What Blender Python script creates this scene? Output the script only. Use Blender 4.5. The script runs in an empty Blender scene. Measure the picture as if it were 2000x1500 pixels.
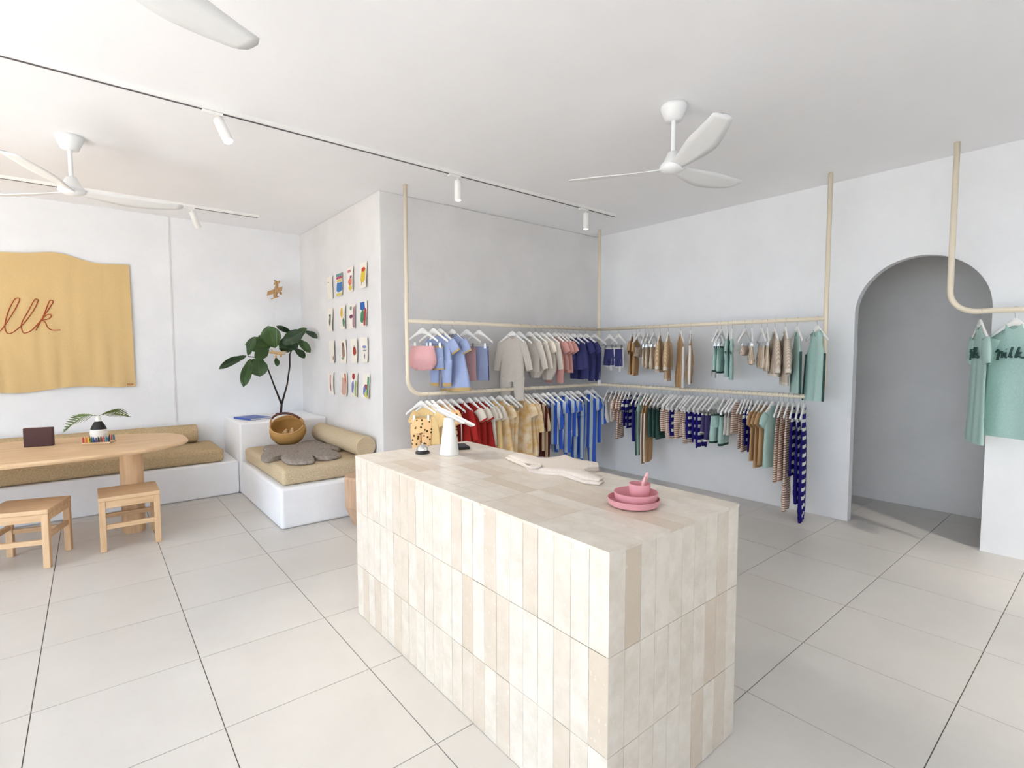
import bpy, math, random
from mathutils import Vector, Matrix
random.seed(7)
S = bpy.context.scene
COL = S.collection
PI = math.pi

# ------------------------------------------------------------------ camera (solved from the 0.6 m floor tile grid)
F, YAW, PITCH, ROLL = 1000.44, 0.8826, -0.0585, -0.0009
CAM = Vector((0.24378, -2.21268, 1.47066))
fw = Vector((math.cos(PITCH)*math.cos(YAW), math.cos(PITCH)*math.sin(YAW), math.sin(PITCH)))
r0 = Vector((math.sin(YAW), -math.cos(YAW), 0)); u0 = r0.cross(fw)
RT = math.cos(ROLL)*r0 + math.sin(ROLL)*u0
UP = -math.sin(ROLL)*r0 + math.cos(ROLL)*u0
cd = bpy.data.cameras.new('camera'); co = bpy.data.objects.new('camera', cd); COL.objects.link(co)
cd.sensor_width = 36; cd.lens = F/2000*36; cd.clip_start = .05
M = Matrix((RT, UP, -fw)).transposed().to_4x4(); M.translation = CAM
co.matrix_world = M
S.camera = co
def ray(a, b): return RT*((a-1000)/F) - UP*((b-750)/F) + fw
def onZ(a, b, z): d = ray(a, b); return CAM + d*((z-CAM.z)/d.z)
def onX(a, b, x): d = ray(a, b); return CAM + d*((x-CAM.x)/d.x)
def onY(a, b, y): d = ray(a, b); return CAM + d*((y-CAM.y)/d.y)
def pj(w):
    q = Vector(w)-CAM; k = q.dot(fw)
    return 1000+F*q.dot(RT)/k, 750-F*q.dot(UP)/k

# ------------------------------------------------------------------ sky, sun, exposure
W = bpy.data.worlds.new('world'); S.world = W; W.use_nodes = True
bg = W.node_tree.nodes['Background']; bg.inputs[0].default_value = (.66, .82, 1, 1); bg.inputs[1].default_value = 3.3
sd = bpy.data.lights.new('sun', 'SUN'); sd.energy = 30; sd.angle = .009; sd.color = (1, .985, .97)
so = bpy.data.objects.new('sun', sd); COL.objects.link(so)
so.rotation_euler = Vector((.42, -.03, -1)).to_track_quat('-Z', 'Y').to_euler()
S.view_settings.view_transform = 'Standard'; S.view_settings.look = 'None'; S.view_settings.gamma = 1
S.view_settings.use_curve_mapping = False
S.view_settings.exposure = 0.52
cy = S.cycles; cy.max_bounces = 10; cy.diffuse_bounces = 7; cy.glossy_bounces = 4; cy.transmission_bounces = 6
cy.caustics_reflective = False; cy.caustics_refractive = False; cy.sample_clamp_indirect = 8

# ------------------------------------------------------------------ helpers
def s2l(c): return c/12.92 if c <= .04045 else ((c+.055)/1.055)**2.4
def hx(h):
    if isinstance(h, (list, tuple)): return tuple(s2l(v/255) for v in h[:3])+(1,)   # plain 0-255 numbers
    h = h.lstrip('#'); return tuple(s2l(int(h[i:i+2], 16)/255) for i in (0, 2, 4))+(1,)
class NT:
    def __init__(s, name):
        s.m = bpy.data.materials.new(name); s.m.use_nodes = True; s.t = s.m.node_tree; s.b = s.t.nodes['Principled BSDF']
    def n(s, typ, **kw):
        x = s.t.nodes.new(typ)
        for k, v in kw.items(): setattr(x, k, v)
        return x
    def l(s, a, b): s.t.links.new(a, b)
    def coord(s, which='Object'): return s.n('ShaderNodeTexCoord').outputs[which]
    def noise(s, scale, detail=4, vec=None, rough=.55):
        x = s.n('ShaderNodeTexNoise'); x.inputs['Scale'].default_value = scale; x.inputs['Detail'].default_value = detail; x.inputs['Roughness'].default_value = rough
        if vec is not None: s.l(vec, x.inputs['Vector'])
        return x.outputs['Fac']
    def math(s, op, a, b=None):
        x = s.n('ShaderNodeMath', operation=op)
        for i, v in enumerate((a, b)):
            if v is None: continue
            if isinstance(v, (int, float)): x.inputs[i].default_value = v
            else: s.l(v, x.inputs[i])
        return x.outputs[0]
    def mix(s, f, a, b):
        x = s.n('ShaderNodeMix', data_type='RGBA')
        for i, v in ((0, f), (6, a), (7, b)):
            if isinstance(v, (int, float)): x.inputs[i].default_value = v
            elif isinstance(v, tuple): x.inputs[i].default_value = v
            else: s.l(v, x.inputs[i])
        return x.outputs[2]
    def ramp(s, f, lo, hi):
        x = s.n('ShaderNodeMapRange'); s.l(f, x.inputs[0]); x.inputs[1].default_value = lo; x.inputs[2].default_value = hi
        return x.outputs[0]
    def bump(s, h, strength=.2, dist=.01):
        x = s.n('ShaderNodeBump'); x.inputs['Strength'].default_value = strength; x.inputs['Distance'].default_value = dist
        s.l(h, x.inputs['Height']); s.l(x.outputs[0], s.b.inputs['Normal'])
    def col(s, c):
        if isinstance(c, tuple): s.b.inputs['Base Color'].default_value = c
        else: s.l(c, s.b.inputs['Base Color'])
    def done(s, rough=.6, metal=0, spec=.5):
        s.b.inputs['Roughness'].default_value = rough; s.b.inputs['Metallic'].default_value = metal
        s.b.inputs['Specular IOR Level'].default_value = spec
        return s.m
def xyz(t, which='Object'):
    x = t.n('ShaderNodeSeparateXYZ'); t.l(t.coord(which), x.inputs[0]); return x.outputs
def plain(name, c, rough=.5, metal=0, var=.06, scale=30, spec=.5):
    t = NT(name); a = hx(c); d = tuple(v*(1-var*2) for v in a[:3])+(1,)
    t.col(t.mix(t.noise(scale, 3, t.coord()), d, a)); return t.done(rough, metal, spec)
def plaster(name, c, amt=.05, bump=.25, scale=2.2):
    t = NT(name); a = hx(c); d = tuple(v*(1-amt) for v in a[:3])+(1,); v = t.coord()
    t.col(t.mix(t.ramp(t.noise(scale, 6, v, .6), .35, .65), d, a))
    t.bump(t.noise(9, 5, v), bump, .012); return t.done(.75, 0, .3)
def cloth(name, c, c2=None, scale=220, rough=.9):
    t = NT(name); a = hx(c); d = hx(c2) if c2 else tuple(v*.8 for v in a[:3])+(1,); v = t.coord()
    t.col(t.mix(t.ramp(t.noise(scale, 2, v), .3, .7), d, a)); t.bump(t.noise(35, 4, v), .25, .006)
    return t.done(rough, 0, .15)
def stripes(name, ca, cb, axis, period, duty, block=None, soft=False):
    t = NT(name); o = xyz(t); f = t.math('FRACT', t.math('ADD', t.math('DIVIDE', o[axis], period), 50.0))
    k = t.math('LESS_THAN', f, duty)
    if block:
        g = t.math('FRACT', t.math('ADD', t.math('DIVIDE', o[0], block[0]), 50.25)); k = t.math('MULTIPLY', k, t.math('LESS_THAN', g, block[1]))
    t.col(t.mix(k, hx(cb), hx(ca))); t.bump(t.noise(40, 4, t.coord()), .2, .005); return t.done(.9, 0, .15)
def rib(name, ca, cb, period=.007, axis=0):
    t = NT(name); o = xyz(t); f = t.math('FRACT', t.math('ADD', t.math('DIVIDE', o[axis], period), 50.0))
    k = t.math('LESS_THAN', f, .4); n = t.noise(60, 3, t.coord())
    t.col(t.mix(t.math('MULTIPLY', k, t.math('ADD', n, .3)), hx(ca), hx(cb))); t.bump(f, .4, .004); return t.done(.95, 0, .1)
def wood(name, ca, cb, axis=0, scale=1.0, rough=.55):
    t = NT(name); mp = t.n('ShaderNodeMapping'); t.l(t.coord(), mp.inputs[0])
    sc = [14*scale]*3; sc[axis] = 1.3*scale; mp.inputs['Scale'].default_value = sc
    n = t.noise(2.2, 7, mp.outputs[0], .62); n2 = t.noise(1.6, 3, t.coord())
    c = t.mix(t.ramp(n, .3, .72), hx(ca), hx(cb)); t.col(t.mix(t.math('MULTIPLY', n2, .35), c, hx(cb)))
    t.bump(n, .12, .004); return t.done(rough, 0, .35)

# --- material library
MT = {}
MT['wall'] = plaster('white_plaster', '#F0F1F3'); MT['wall_grey'] = plaster('grey_plaster', '#E6E4E3', .07)
MT['ceiling'] = plaster('ceiling_paint', '#F6F6F8', .015, .06); MT['bench'] = plaster('bench_plaster', '#F0F0F2', .04, .3, 4)
MT['grout_floor'] = plain('floor_grout', '#6E6760', .9)
t = NT('floor_porcelain'); v = t.coord(); oi = t.n('ShaderNodeObjectInfo')
av = t.n('ShaderNodeVectorMath', operation='ADD'); t.l(v, av.inputs[0]); t.l(oi.outputs['Location'], av.inputs[1])
base = t.mix(t.ramp(t.noise(1.7, 6, av.outputs[0], .65), .3, .7), hx('#CCC8C3'), hx('#D6D2CD'))
t.col(t.mix(t.math('MULTIPLY', oi.outputs['Random'], .3), base, hx('#CAC4BC'))); MT['tile'] = t.done(.33, 0, .4)
t = NT('travertine'); v = t.coord(); oi = t.n('ShaderNodeObjectInfo')
av = t.n('ShaderNodeVectorMath', operation='ADD'); t.l(v, av.inputs[0])
sc = t.n('ShaderNodeVectorMath', operation='SCALE'); sc.inputs['Scale'].default_value = 3.7; t.l(oi.outputs['Location'], sc.inputs[0]); t.l(sc.outputs[0], av.inputs[1])
n1 = t.noise(11, 8, av.outputs[0], .65); n2 = t.noise(60, 3, av.outputs[0])
c = t.mix(t.ramp(n1, .32, .7), hx((206, 196, 182)), hx((226, 219, 208)))
c = t.mix(t.math('MULTIPLY', t.math('POWER', oi.outputs['Random'], 3.0), .75), c, hx('#C2B09A'))
c = t.mix(t.math('MULTIPLY', t.math('GREATER_THAN', n2, .66), .25), c, hx('#F0EAE0')); t.col(c)
t.bump(n2, .1, .003); MT['travertine'] = t.done(.3, 0, .45)
MT['grout'] = plain('island_grout', '#D9D0C2', .9)
MT['rail'] = plain('cream_tube', '#EBDFC8', .38, var=.01)
MT['white'] = plain('white_enamel', '#F2F1EE', .35, var=.01); MT['fan'] = plain('fan_white', '#F0F1F1', .4, var=.01)
MT['hanger'] = plain('white_lacquered_wood', '#F4F2EF', .35, var=.01)
MT['steel'] = plain('steel_wire', '#B9B9B8', .3, .9, var=.02); MT['chrome'] = plain('chrome', '#DADADA', .12, 1, var=.0)
MT['black'] = plain('black_plastic', '#1B1A1B', .45); MT['screen'] = plain('tablet_glass', '#22242A', .1)
MT['dark'] = plain('track_slot', '#57545A', .6)
MT['oak'] = wood('pale_oak', (198, 160, 120), (228, 198, 160), 0); MT['oak_z'] = wood('pale_oak_upright', (198, 160, 120), (226, 194, 156), 2)
MT['stump'] = wood('carved_wood', (170, 136, 108), (205, 174, 146), 2); MT['toy'] = wood('toy_wood', '#8F6A41', '#C79F6C', 0, 3)
MT['toy2'] = wood('toy_pine', '#B58C5B', '#DDBE90', 0, 3)
MT['velvet'] = cloth('mustard_velvet', (198, 176, 140), (172, 149, 115), 90); MT['bolster'] = cloth('beige_boucle', (214, 197, 168), (182, 161, 129), 160)
MT['fleece'] = cloth('grey_sheepskin', '#ABA097', '#857B73', 45)
MT['banner'] = cloth('mustard_linen', (221, 192, 140), (210, 180, 127), 300); MT['thread'] = plain('rust_thread', '#B4522B', .8)
MT['paper'] = plain('cream_paper', '#F0EADF', .85, var=.02); MT['bark'] = plain('dark_bark', '#3A2620', .8, var=.2, scale=60)
t = NT('fig_leaf'); oi = t.n('ShaderNodeObjectInfo'); o = xyz(t)
c = t.mix(oi.outputs['Random'], hx('#1B3415'), hx('#3C5A25')); vein = t.math('LESS_THAN', t.math('ABSOLUTE', o[1]), .0025)
t.col(t.mix(vein, c, hx('#7C9550'))); t.bump(t.noise(25, 4, t.coord()), .4, .01); MT['leaf'] = t.done(.38)
MT['frond'] = plain('frond_green', '#5C7430', .5, var=.2); MT['soil'] = plain('soil', '#3B2C22', .95, var=.2)
t = NT('woven_straw'); o = xyz(t); f = t.math('FRACT', t.math('ADD', t.math('DIVIDE', o[2], .009), 50.0))
t.col(t.mix(t.math('MULTIPLY', f, t.noise(80, 3, t.coord())), hx('#D2A663'), hx('#9E7036'))); t.bump(f, .7, .006); MT['straw'] = t.done(.8)
MT['leather'] = plain('brown_leather', '#5A2B1C', .55, var=.15); MT['cane'] = plain('cane', '#C79A63', .6)
MT['bookblue'] = plain('blue_cover', '#2C54AE', .4); MT['pages'] = plain('pages', '#E4E3DD', .9)
MT['maroonbox'] = plain('oxblood_leather', '#4B1C12', .5, var=.25, scale=9); MT['pink'] = plain('pink_bamboo', '#DD9DA4', .45, var=.03)
MT['pinklight'] = plain('pale_pink_bamboo', '#EDB4B4', .45, var=.03); MT['ceramic'] = plain('ceramic_white', '#EDEAE4', .3)
MT['knit'] = cloth('cream_knit', '#E6DCD2', '#CFC3B8', 260); MT['tag'] = plain('white_card', '#E7E5E4', .7, var=.02)
def lit(name, c, e):
    t = NT(name); t.col(hx(c)); t.b.inputs['Emission Color'].default_value = hx(c); t.b.inputs['Emission Strength'].default_value = e
    return t.done(.4)
MT['lens'] = lit('lit_lens', '#FFF6E6', 6)
# garments
G = dict(pink=(230, 178, 180), chambray=(160, 175, 214), rose=(200, 150, 144), roseskirt=(192, 154, 158), bluegrey=(162, 173, 210), oat=(214, 206, 196), navy=(70, 72, 122), tan=(196, 158, 116),
     teal=(184, 213, 205), green=(62, 88, 82), yellow=(240, 208, 150), red=(172, 46, 42), darkred=(120, 30, 32), maroon=(80, 40, 36), purple=(84, 76, 122), cream=(232, 222, 208), offwhite=(230, 226, 220),
     mustard=(190, 162, 112), indigo=(46, 40, 106), trim=(236, 233, 230), blacktrim=(40, 43, 44))
for k, c in G.items(): MT['g_'+k] = cloth('cloth_'+k, c)
MT['g_stripe'] = stripes('brown_stripe', '#96593F', '#E7D8C9', 2, .021, .34)
MT['g_check'] = stripes('indigo_white_blocks', '#E3E6DF', '#231C6E', 2, .075, .40, (.16, .7))
MT['g_bluestripe'] = stripes('blue_grey_stripe', '#3559BC', '#B0BFC9', 0, .075, .52)
MT['g_maroonstripe'] = stripes('maroon_cream_stripe', '#4F1F1B', '#C4AC8C', 0, .066, .5)
MT['g_ribtan'] = rib('rib_tan', '#DCC3A2', '#B8946A'); MT['g_ribcream'] = rib('rib_cream', '#DCCDBC', '#AE9C8C')
MT['g_cable'] = rib('cable_knit', '#E0CFBB', '#B39D85', .02)
t = NT('tie_dye'); n = t.noise(9, 2, t.coord()); t.col(t.mix(t.ramp(n, .35, .65), hx('#D9B272'), hx('#EBDCC2'))); MT['g_tiedye'] = t.done(.9, 0, .15)
t = NT('spotted_peach'); vo = t.n('ShaderNodeTexVoronoi'); vo.inputs['Scale'].default_value = 30; t.l(t.coord(), vo.inputs['Vector'])
t.col(t.mix(t.math('LESS_THAN', vo.outputs['Distance'], .3), hx('#F4CB97'), hx('#5B4620'))); MT['g_spots'] = t.done(.9, 0, .15)

class MB:
    def __init__(s): s.v, s.f, s.k = [], [], {}
    def p(s, co):
        key = (round(co[0], 5), round(co[1], 5), round(co[2], 5))
        if key not in s.k: s.k[key] = len(s.v); s.v.append(tuple(co))
        return s.k[key]
    def face(s, ids):
        u = []
        for i in ids:
            if i not in u: u.append(i)
        if len(u) > 2: s.f.append(u)
    def grid(s, rows, closed=False):
        idx = [[s.p(c) for c in r] for r in rows]
        for a, b in zip(idx, idx[1:]):
            n = len(a); m = n if closed else n-1
            for j in range(m): s.face((a[j], a[(j+1) % n], b[(j+1) % n], b[j]))
        return idx
    def cap(s, pts, flip=False):
        ids = [s.p(c) for c in pts]; s.face(ids[::-1] if flip else ids)
    def box(s, a, b):
        x0, y0, z0 = a; x1, y1, z1 = b
        P = [s.p(c) for c in ((x0, y0, z0), (x1, y0, z0), (x1, y1, z0), (x0, y1, z0), (x0, y0, z1), (x1, y0, z1), (x1, y1, z1), (x0, y1, z1))]
        for q in ((0, 3, 2, 1), (4, 5, 6, 7), (0, 1, 5, 4), (1, 2, 6, 5), (2, 3, 7, 6), (3, 0, 4, 7)): s.face([P[i] for i in q])
        return s
    def lathe(s, prof, n=24, c=(0, 0, 0), axis=None):
        ax = Vector(axis).normalized() if axis else Vector((0, 0, 1)); e1 = ax.orthogonal().normalized(); e2 = ax.cross(e1); c = Vector(c)
        rows = [[c+ax*z+(e1*math.cos(2*PI*j/n)+e2*math.sin(2*PI*j/n))*max(r, 1e-5) for j in range(n)] for r, z in prof]
        s.grid(rows, True); return s
    def tube(s, pts, r, n=8, caps=True):
        pts = [Vector(p) for p in pts]; rr = r if isinstance(r, (list, tuple)) else [r]*len(pts); rows = []; e1 = None
        for i, p in enumerate(pts):
            d = (pts[min(i+1, len(pts)-1)]-pts[max(i-1, 0)]).normalized()
            if e1 is None: e1 = d.orthogonal().normalized()
            e1 = (e1-d*e1.dot(d)).normalized(); e2 = d.cross(e1)
            rows.append([p+(e1*math.cos(2*PI*j/n)+e2*math.sin(2*PI*j/n))*rr[i] for j in range(n)])
        s.grid(rows, True)
        if caps: s.cap(rows[0], True); s.cap(rows[-1])
        return s
    def extrude(s, outline, d):
        a = [Vector(p) for p in outline]; d = Vector(d); b = [p+d for p in a]
        s.cap(a, True); s.cap(b); n = len(a); ia = [s.p(p) for p in a]; ib = [s.p(p) for p in b]
        for j in range(n): s.face((ia[j], ia[(j+1) % n], ib[(j+1) % n], ib[j]))
        return s
    def mesh(s, name, mat, smooth=False):
        me = bpy.data.meshes.new(name); me.from_pydata(s.v, [], s.f); me.update()
        if mat: me.materials.append(MT[mat] if isinstance(mat, str) else mat)
        if smooth: me.polygons.foreach_set('use_smooth', [True]*len(me.polygons))
        return me
    def build(s, name, mat, parent=None, smooth=False, bevel=0, seg=2, sub=0):
        o = bpy.data.objects.new(name, s.mesh(name, mat, smooth)); COL.objects.link(o)
        if parent: o.parent = parent
        if bevel:
            m = o.modifiers.new('b', 'BEVEL'); m.width = bevel; m.segments = seg; m.limit_method = 'ANGLE'; m.angle_limit = .6
            if smooth is False and seg > 2: o.data.polygons.foreach_set('use_smooth', [True]*len(o.data.polygons)); w = o.modifiers.new('w', 'WEIGHTED_NORMAL')
        if sub: m = o.modifiers.new('s', 'SUBSURF'); m.levels = sub; m.render_levels = sub
        return o
def tag(o, label=None, cat=None, group=None, kind=None):
    for k, v in (('label', label), ('category', cat), ('group', group), ('kind', kind)):
        if v: o[k] = v
    return o
def empty(name, loc, rz=0, label=None, cat=None, group=None):
    o = bpy.data.objects.new(name, None); COL.objects.link(o); o.location = loc; o.rotation_euler.z = rz; o.empty_display_size = .05
    return tag(o, label, cat, group)
def struct(o): o['kind'] = 'structure'; return o
def inst(name, me, parent, loc=(0, 0, 0), rot=(0, 0, 0), scale=(1, 1, 1)):
    o = bpy.data.objects.new(name, me); COL.objects.link(o); o.parent = parent; o.location = loc; o.rotation_euler = rot; o.scale = scale; return o

# ------------------------------------------------------------------ the room
CEIL = 2.962; WX = 5.33; BY = 4.53; GY = 2.23; DX = 2.33; LX = -3.3; FY = -5.6; CX = 6.32
fl = struct(MB().box((LX-.1, FY-.1, -.2), (CX+.1, BY+.1, -.004)).build('floor', 'grout_floor'))
tm = MB().box((-.298, -.298, -.004), (.298, .298, 0)).mesh('floor_tile', 'tile')
for i in range(-6, 11):
    for j in range(-10, 8):
        x, y = i*.6+.3, j*.6+.3
        if (x > DX+.35 and y > GY+.35) or x > CX+.2 or x < LX-.2: continue
        inst('floor_tile', tm, fl, (x, y, 0))
struct(MB().box((LX-.2, FY-.2, CEIL), (CX+.3, BY+.2, CEIL+.25)).build('ceiling', 'ceiling'))
struct(MB().box((LX-.2, BY, -.2), (DX+.1, BY+.2, CEIL)).build('wall_back', 'wall'))
struct(MB().box((DX, GY, -.2), (CX+.3, BY+.2, CEIL)).build('wall_partition', 'wall_grey', bevel=.012, seg=3))
mb = MB().box((LX-.2, FY-.2, 2.62), (CX+.3, FY, CEIL)); wf = struct(mb.build('wall_front', 'wall'))
FW0, FW1 = -2.8, -1.9  # unseen opening, added to light the surfaces that face the front wall
for x0, x1 in ((LX-.2, FW0), (FW1, CX+.3)): MB().box((x0, FY-.2, -.2), (x1, FY, 2.62)).build('pier', 'wall', wf)
# right wall with the arch
A0, A1, SP = -.665, -1.535, 1.81; ac, ar = (A0+A1)/2, (A0-A1)/2
mb = MB(); T = .085
arc = [(ac+ar*math.cos(a), SP+ar*math.sin(a)) for a in [PI*k/28 for k in range(29)]]
def strip(poly): mb.extrude([(WX, y, z) for y, z in poly], (T, 0, 0))
left = [(GY+.05, 0), (GY+.05, CEIL), (A0, CEIL)]
prof_l = [(GY+.05, -.1), (A0, -.1)] + arc[:15] + [(ac, CEIL), (GY+.05, CEIL)]
prof_r = [(A1, -.1), (FY-.1, -.1), (FY-.1, CEIL), (ac, CEIL)] + arc[14:]
strip(prof_l); strip(prof_r)
struct(mb.build('wall_right', 'wall'))
struct(MB().box((CX, FY-.1, -.2), (CX+.2, GY+.1, CEIL)).build('wall_corridor', 'wall_grey'))
# shop-front wall behind and beside the camera: piers, lintel, door openings full of daylight
mb = MB(); mb.box((LX-.2, FY, 2.62), (LX, BY, CEIL))
lw = struct(mb.build('wall_left', 'wall'))
for y0, y1 in ((FY, -5.1), (2.7, BY)): MB().box((LX-.2, y0, -.2), (LX, y1, 2.62)).build('pier', 'wall', lw)
for k, (y0, y1) in enumerate(((-5.1, -2.5), (-2.5, .1), (.1, 2.7))):
    w = MB(); w.box((LX-.13, y0, 2.56), (LX-.07, y1, 2.62)).box((LX-.13, y0, -.0), (LX-.07, y1, .06)).box((LX-.13, y0, .06), (LX-.07, y0+.05, 2.56)).box((LX-.13, y1-.05, .06), (LX-.07, y1, 2.56))
    struct(w.build('window_%d' % (k+1), 'white'))
g = struct(MB().box((-30, -30, -.4), (30, 30, -.21)).build('pavement', plain('asphalt', (118, 115, 110), .9)))
for nm, w_, loc, rot in (('side_portal', 7.8, (LX-.02, -1.2, 1.31), (PI/2, 0, -PI/2)), ('front_portal', FW1-FW0, ((FW0+FW1)/2, FY-.02, 1.31), (PI/2, 0, 0))):
    ld = bpy.data.lights.new(nm, 'AREA'); ld.shape = 'RECTANGLE'; ld.size = w_; ld.size_y = 2.62; ld.cycles.is_portal = True
    lo = bpy.data.objects.new(nm, ld); COL.objects.link(lo); lo.location = loc; lo.rotation_euler = rot
struct(MB().box((.948, BY-.008, .72), (.962, BY, 2.955)).build('trim_1', 'wall_grey'))

# ------------------------------------------------------------------ tiled counter
IX0, IX1, IY0, IY1, IH = 1.368, 2.118, -1.283, .533, .905
isl = empty('tiled_counter', ((IX0+IX1)/2, (IY0+IY1)/2, 0), 0, 'big counter clad in beige travertine strip tiles, standing mid-floor', 'counter')
ox, oy = (IX0+IX1)/2, (IY0+IY1)/2
MB().box((IX0-ox+.009, IY0-oy+.009, 0), (IX1-ox-.009, IY1-oy-.009, IH-.009)).build('core', 'grout', isl)
rows = [(.003, .284), (.286, .589), (.591, IH-.0115)]
meshes = {}
def tilemesh(a, b, c):
    k = (round(a, 4), round(b, 4), round(c, 4))
    if k not in meshes: meshes[k] = MB().box((-a/2, -b/2, -c/2), (a/2, b/2, c/2)).mesh('wall_tile', 'travertine')
    return meshes[k]
ncol, nrow = 24, 10; dy = (IY1-IY0)/ncol; dx = (IX1-IX0)/nrow
for z0, z1 in rows:
    for k in range(ncol):
        for xx in (IX0+.005, IX1-.005):
            inst('wall_tile', tilemesh(.01, dy-.0014, z1-z0), isl, (xx-ox+random.uniform(-.0006, .0006), IY0+dy*(k+.5)-oy, (z0+z1)/2+random.uniform(-.0008, .0008)))
    for k in range(nrow):
        for yy in (IY0+.005, IY1-.005):
            inst('wall_tile', tilemesh(dx-.0014, .01, z1-z0), isl, (IX0+dx*(k+.5)-ox, yy-oy+random.uniform(-.0006, .0006), (z0+z1)/2+random.uniform(-.0008, .0008)))
yb = [IY0-.003, -.962, -.656, -.35, -.044, .262, IY1+.003]
for k in range(nrow):
    for a, b in zip(yb, yb[1:]):
        x0 = IX0+dx*k-(.003 if k == 0 else 0); x1 = IX0+dx*(k+1)+(.003 if k == nrow-1 else 0)
        inst('top_tile', tilemesh(x1-x0-.0012, b-a-.0016, .011), isl, ((x0+x1)/2-ox, (a+b)/2-oy, IH-.0055))

# ------------------------------------------------------------------ plaster benches, cushions
LB = tag(MB().box((LX+.02, 3.76, 0), (1.418, BY-.001, .35)).build('plaster_bench', 'bench', bevel=.022, seg=4), 'long low white plaster bench built along the banner wall', 'bench')
CB = tag(MB().box((1.42, 2.25, 0), (DX-.001, 3.698, .35)).build('plaster_bench', 'bench', bevel=.03, seg=4), 'square white plaster seat block under the mattress with sheepskin', 'bench')
HB = tag(MB().box((1.42, 3.70, 0), (DX-.001, BY-.001, .752)).build('plaster_ledge', 'bench', bevel=.025, seg=4), 'tall white plaster ledge holding the fig tree and blue book', 'ledge')
def cushion(name, a, b, mat, label, bev=.045):
    return tag(MB().box(a, b).build(name, mat, bevel=bev, seg=5), label, 'cushion')
cushion('bench_cushion', (-2.2, 3.79, .352), (1.29, 4.50, .492), 'velvet', 'long mustard velvet seat cushion on the bench behind table')
cushion('mattress', (1.455, 2.31, .352), (2.31, 3.68, .495), 'bolster', 'thick beige square mattress on the corner plaster block', .04)
def bolster(c0, c1, r, label):
    d = Vector(c1)-Vector(c0); L = d.length
    o = MB().lathe([(0, 0), (r*.93, 0), (r, .012), (r, L-.012), (r*.93, L), (0, L)], 32, (0, 0, 0), d).build('bolster', 'bolster', smooth=False)
    o.location = c0; o.data.polygons.foreach_set('use_smooth', [True]*len(o.data.polygons)); m = o.modifiers.new('e', 'EDGE_SPLIT')
    o.data.materials[0] = MT['bolster']; return tag(o, label, 'bolster')
bolster((2.222, 2.36, .598), (2.222, 3.60, .598), .1, 'beige round bolster lying beside the sheepskin under drawings')
b2 = bolster((-2.1, 4.40, .595), (1.13, 4.40, .595), .1, 'long mustard bolster along the wall under the yellow banner'); b2.data.materials[0] = MT['velvet']
# sheepskin
SK = ((510, 892), (514, 884), (524, 880), (514, 877), (520, 871), (552, 871), (580, 868), (600, 861), (626, 862), (637, 868), (652, 868), (664, 872), (666, 877), (655, 880), (645, 878), (661, 884), (666, 889), (650, 894), (622, 896), (611, 892), (615, 899), (604, 903), (568, 904), (553, 899), (549, 893), (540, 895), (516, 900))
out = []
for q in range(len(SK)):
    for k in range(3):
        P4 = [Vector((SK[(q+d) % len(SK)][0], SK[(q+d) % len(SK)][1], 0)) for d in (-1, 0, 1, 2)]; t_ = k/3; a, b, c_, d = P4
        w = .5*((2*b)+(c_-a)*t_+(2*a-5*b+4*c_-d)*t_*t_+(3*b-a-3*c_+d)*t_**3); out.append(onZ(w.x, w.y, .52))
c = sum(out, Vector())/len(out); mb = MB(); R_ = [[c+(p-c)*k+Vector((0, 0, z)) for p in out] for k, z in ((.98, -.023), (1.01, -.012), (1, 0), (.97, .01), (.9, .017), (.75, .018), (.5, .013), (.2, .016))]
mb.grid(R_, True); mb.cap(R_[-1]); mb.cap(R_[0], True)
o = mb.build('sheepskin', 'fleece', smooth=True); tag(o, 'grey sheepskin spread over the beige mattress', 'sheepskin')

# basket
bc = Vector((1.86, 3.50, .505)); bk = empty('straw_basket', bc, 0, 'round straw basket with leather-wrapped handle leaning on the mattress', 'basket')
tilt = Vector((-.26, -.5, 1)).normalized()
prof = [(0, 0), (.10, 0), (.15, .035), (.178, .09), (.178, .14), (.165, .195), (.158, .195), (.168, .14), (.168, .09), (.14, .04), (.09, .012), (0, .012)]
ofs = Vector((.0, .01, .055))
bo = MB().lathe(prof, 36, ofs, tilt).build('bowl', 'straw', bk, True)
e1 = Vector((.8, -.5, 0)); e1 = (e1-tilt*e1.dot(tilt)).normalized(); e2 = tilt.cross(e1)
top = ofs+tilt*.195
MB().tube([top+(e1*math.cos(2*PI*k/36)+e2*math.sin(2*PI*k/36))*.163 for k in range(37)], .008, 8, False).build('rim', 'cane', bk, True)
hp = [top+e1*.163*math.cos(PI*k/16)+tilt*.15*math.sin(PI*k/16) for k in range(17)]
MB().tube(hp[3:14], .012, 8).build('handle_wrap', 'leather', bk, True)
for seg in (hp[:4], hp[13:]): MB().tube(seg, .009, 8).build('handle_end', 'cane', bk, True)
for k, q in enumerate(((-.04, .02, .07), (.03, .03, .075), (.06, -.02, .07))):
    w = ofs+e1*q[0]+e2*q[1]+tilt*q[2]+bc
    o = MB().lathe([(0, -.03), (.022, -.02), (.03, 0), (.018, .025), (.012, .04), (0, .05)], 12, (0, 0, 0), (.5-k*.4, .3, 1)).build('wooden_toy', 'toy2', None, True); o.location = w
    tag(o, 'small pale wooden toy lying inside the straw basket', 'toy', 'wooden toys in the straw basket')
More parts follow.
